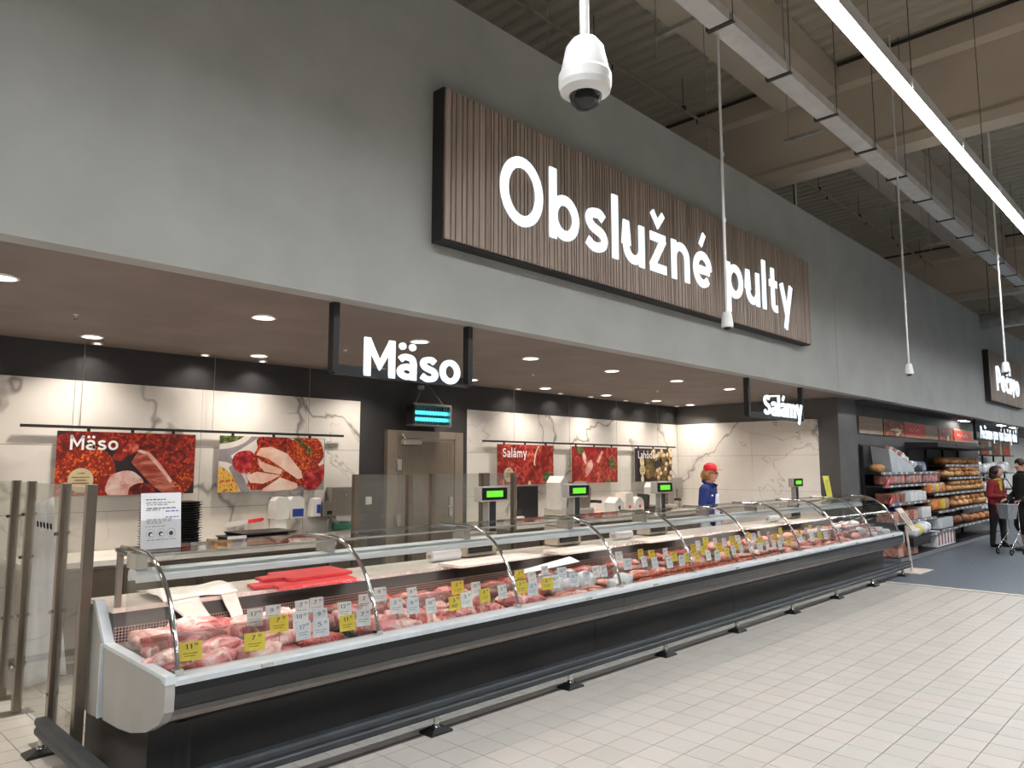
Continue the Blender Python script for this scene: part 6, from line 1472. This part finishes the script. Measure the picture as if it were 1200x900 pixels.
m.v = [(min(p[0], HX+.06+.2*max(0, p[2]-HZ-.06)), p[1], p[2]) if p[2] < HZ+.075 and abs(p[1]) < .062 else p for p in m.v]; m.build('hair', wm)
m = MB(); m.tube([(.075*math.cos(a*.63)+.005, .078*math.sin(a*.63), 1.315+.012*math.cos(a*.63)) for a in range(11)], .028, 8, 'scarf_yellow', False); m.prism([(.075, 1.31), (.115, 1.26), (.125, 1.12), (.095, 1.13)], -.05, .05, 'y', 'scarf_yellow', True); m.build('scarf', wm)
m = MB().box(-.14, .14, -.075, .075, -.20, .10, 'leather_black'); bg = m.build('handbag', None, (17.30, 3.18, .88), (0, 0, math.radians(-60)), bev=.03); 
MB().tube([(-.10, 0, .09), (-.08, .03, .30), (-.02, .16, .47), (.04, .16, .47), (.08, .03, .30), (.10, 0, .09)], .010, 6, 'leather_black').build('strap', bg)
tag(bg, 'black shoulder bag hanging at the side of the woman in red', 'bag')
o = MB().box(-.05, .05, -.012, .012, -.04, .10, 'pack_blue').build('wallet', None, (17.53, 3.12, .985), (.5, 0, .2), bev=.004); tag(o, 'small blue packet held in both hands of the woman in red', 'packet')

# second shopper in the dark coat, partly outside the frame
HX, HZ = .045, 1.62
cp = [((0, 0, 1.02), (0, 0, 1.18), .165, .165, 'ct', (1.15, .85)), ((0, 0, 1.18), (0, 0, 1.36), .168, .16, 'ct', (1.2, .82)), ((0, -.125, 1.40), (0, .125, 1.40), .08, .08, 'ct'), ((.0, 0, 1.42), (.025, 0, 1.53), .062, .054, 'skin'),
      ((0, 0, .50), (0, 0, 1.02), .215, .17, 'ct', (1.05, .9)), ((0, 0, .48), (0, 0, .56), .15, .20, 'ct', (1.05, .9))]
for sd in (1, -1):
    cp += [((0, sd*.18, 1.385), (-.01, sd*.245, 1.11), .07, .058, 'ct'), ((-.01, sd*.245, 1.11), (.20, sd*.20, .97), .055, .040, 'ct')]
    cp += hand_caps((.21, sd*.195, .965), (.95, -sd*.1, -.15), sd, curl=.7)
    cp += [((0, sd*.09, .80), (.02, sd*.10, .47), .09, .066, 'ct'), ((.02, sd*.10, .47), (-.02, sd*.10, .09), .056, .040, 'skin'), ((-.03, sd*.10, .042), (.15, sd*.115, .038), .046, .036, 'sh')]
cp += head_caps(HX, 0, HZ)
mn = figure('person', 'shopper in a long black coat with bare shins at the right edge, beside the trolley', (16.95, 2.86, .002), math.radians(135), cp, {'skin': 'skin', 'ct': 'cloth_black', 'sh': 'leather_black'})
face(mn, HX, 0, HZ)
m = MB(); m.ball((HX-.018, 0, HZ+.045), (.108, .105, .09), 'hair_dark', 18, 12, .08, 3); m.build('hair', mn)
m = MB(); m.tube([(.05, .10, 1.475), (-.05, .08, 1.53), (-.08, 0, 1.54), (-.05, -.08, 1.53), (.05, -.10, 1.475)], [.014, .026, .028, .026, .014], 8, 'cloth_black', flat=.5); m.build('collar', mn)

# shallow shopping trolley
t = thing('shopping_trolley', 'small grey shopping trolley with a high shallow basket between the two shoppers', 'trolley', (16.12, 3.0, 0), math.radians(-30))
bk = MB(); lo = [(-.15, -.14, .68), (.15, -.14, .68), (.15, .14, .68), (-.15, .14, .68)]; hi = [(-.20, -.19, .95), (.20, -.19, .95), (.20, .19, .95), (-.20, .19, .95)]
bk.poly(lo[::-1], 'basket_grey')
for i in range(4): bk.poly([lo[i], lo[(i+1) % 4], hi[(i+1) % 4], hi[i]], 'basket_grey')
b_ = bk.build('basket', t); s_ = b_.modifiers.new('t', 'SOLIDIFY'); s_.thickness = .008
MB().tube([(p[0], p[1], p[2]) for p in hi+[hi[0]]], .014, 8, 'basket_grey', False).build('basket_rim', t)
fr = MB()
for sd in (1, -1):
    fr.tube([(.19, sd*.17, .93), (.22, sd*.17, .45), (-.22, sd*.22, .11)], .013, 8, 'chrome').tube([(-.02, sd*.19, .30), (.30, sd*.19, .11)], .013, 8, 'chrome').tube([(.19, sd*.17, .93), (.30, sd*.17, 1.04)], .012, 8, 'chrome')
fr.cyl((.30, -.17, 1.04), (.30, .17, 1.04), .015, n=10, mat='black_plastic'); fr.build('frame', t)
for x, y in ((-.22, .22), (-.22, -.22), (.30, .19), (.30, -.19)):
    t.scale = (.62, .62, .95)
    MB().cyl((x, y-.016, .062), (x, y+.016, .062), .060, n=18, mat='rubber').cyl((x, y-.018, .062), (x, y+.018, .062), .022, n=12, mat='chrome').build('wheel', t)
o = bpy.data.objects.new('food_bag', pack_mesh('wrap_white', .26, .2, .16, 70)); C.objects.link(o); o.location = (16.12, 3.0, .66); o.scale = (.6, .6, .8); tag(o, 'white bag lying in the basket of the grey trolley', 'bag')
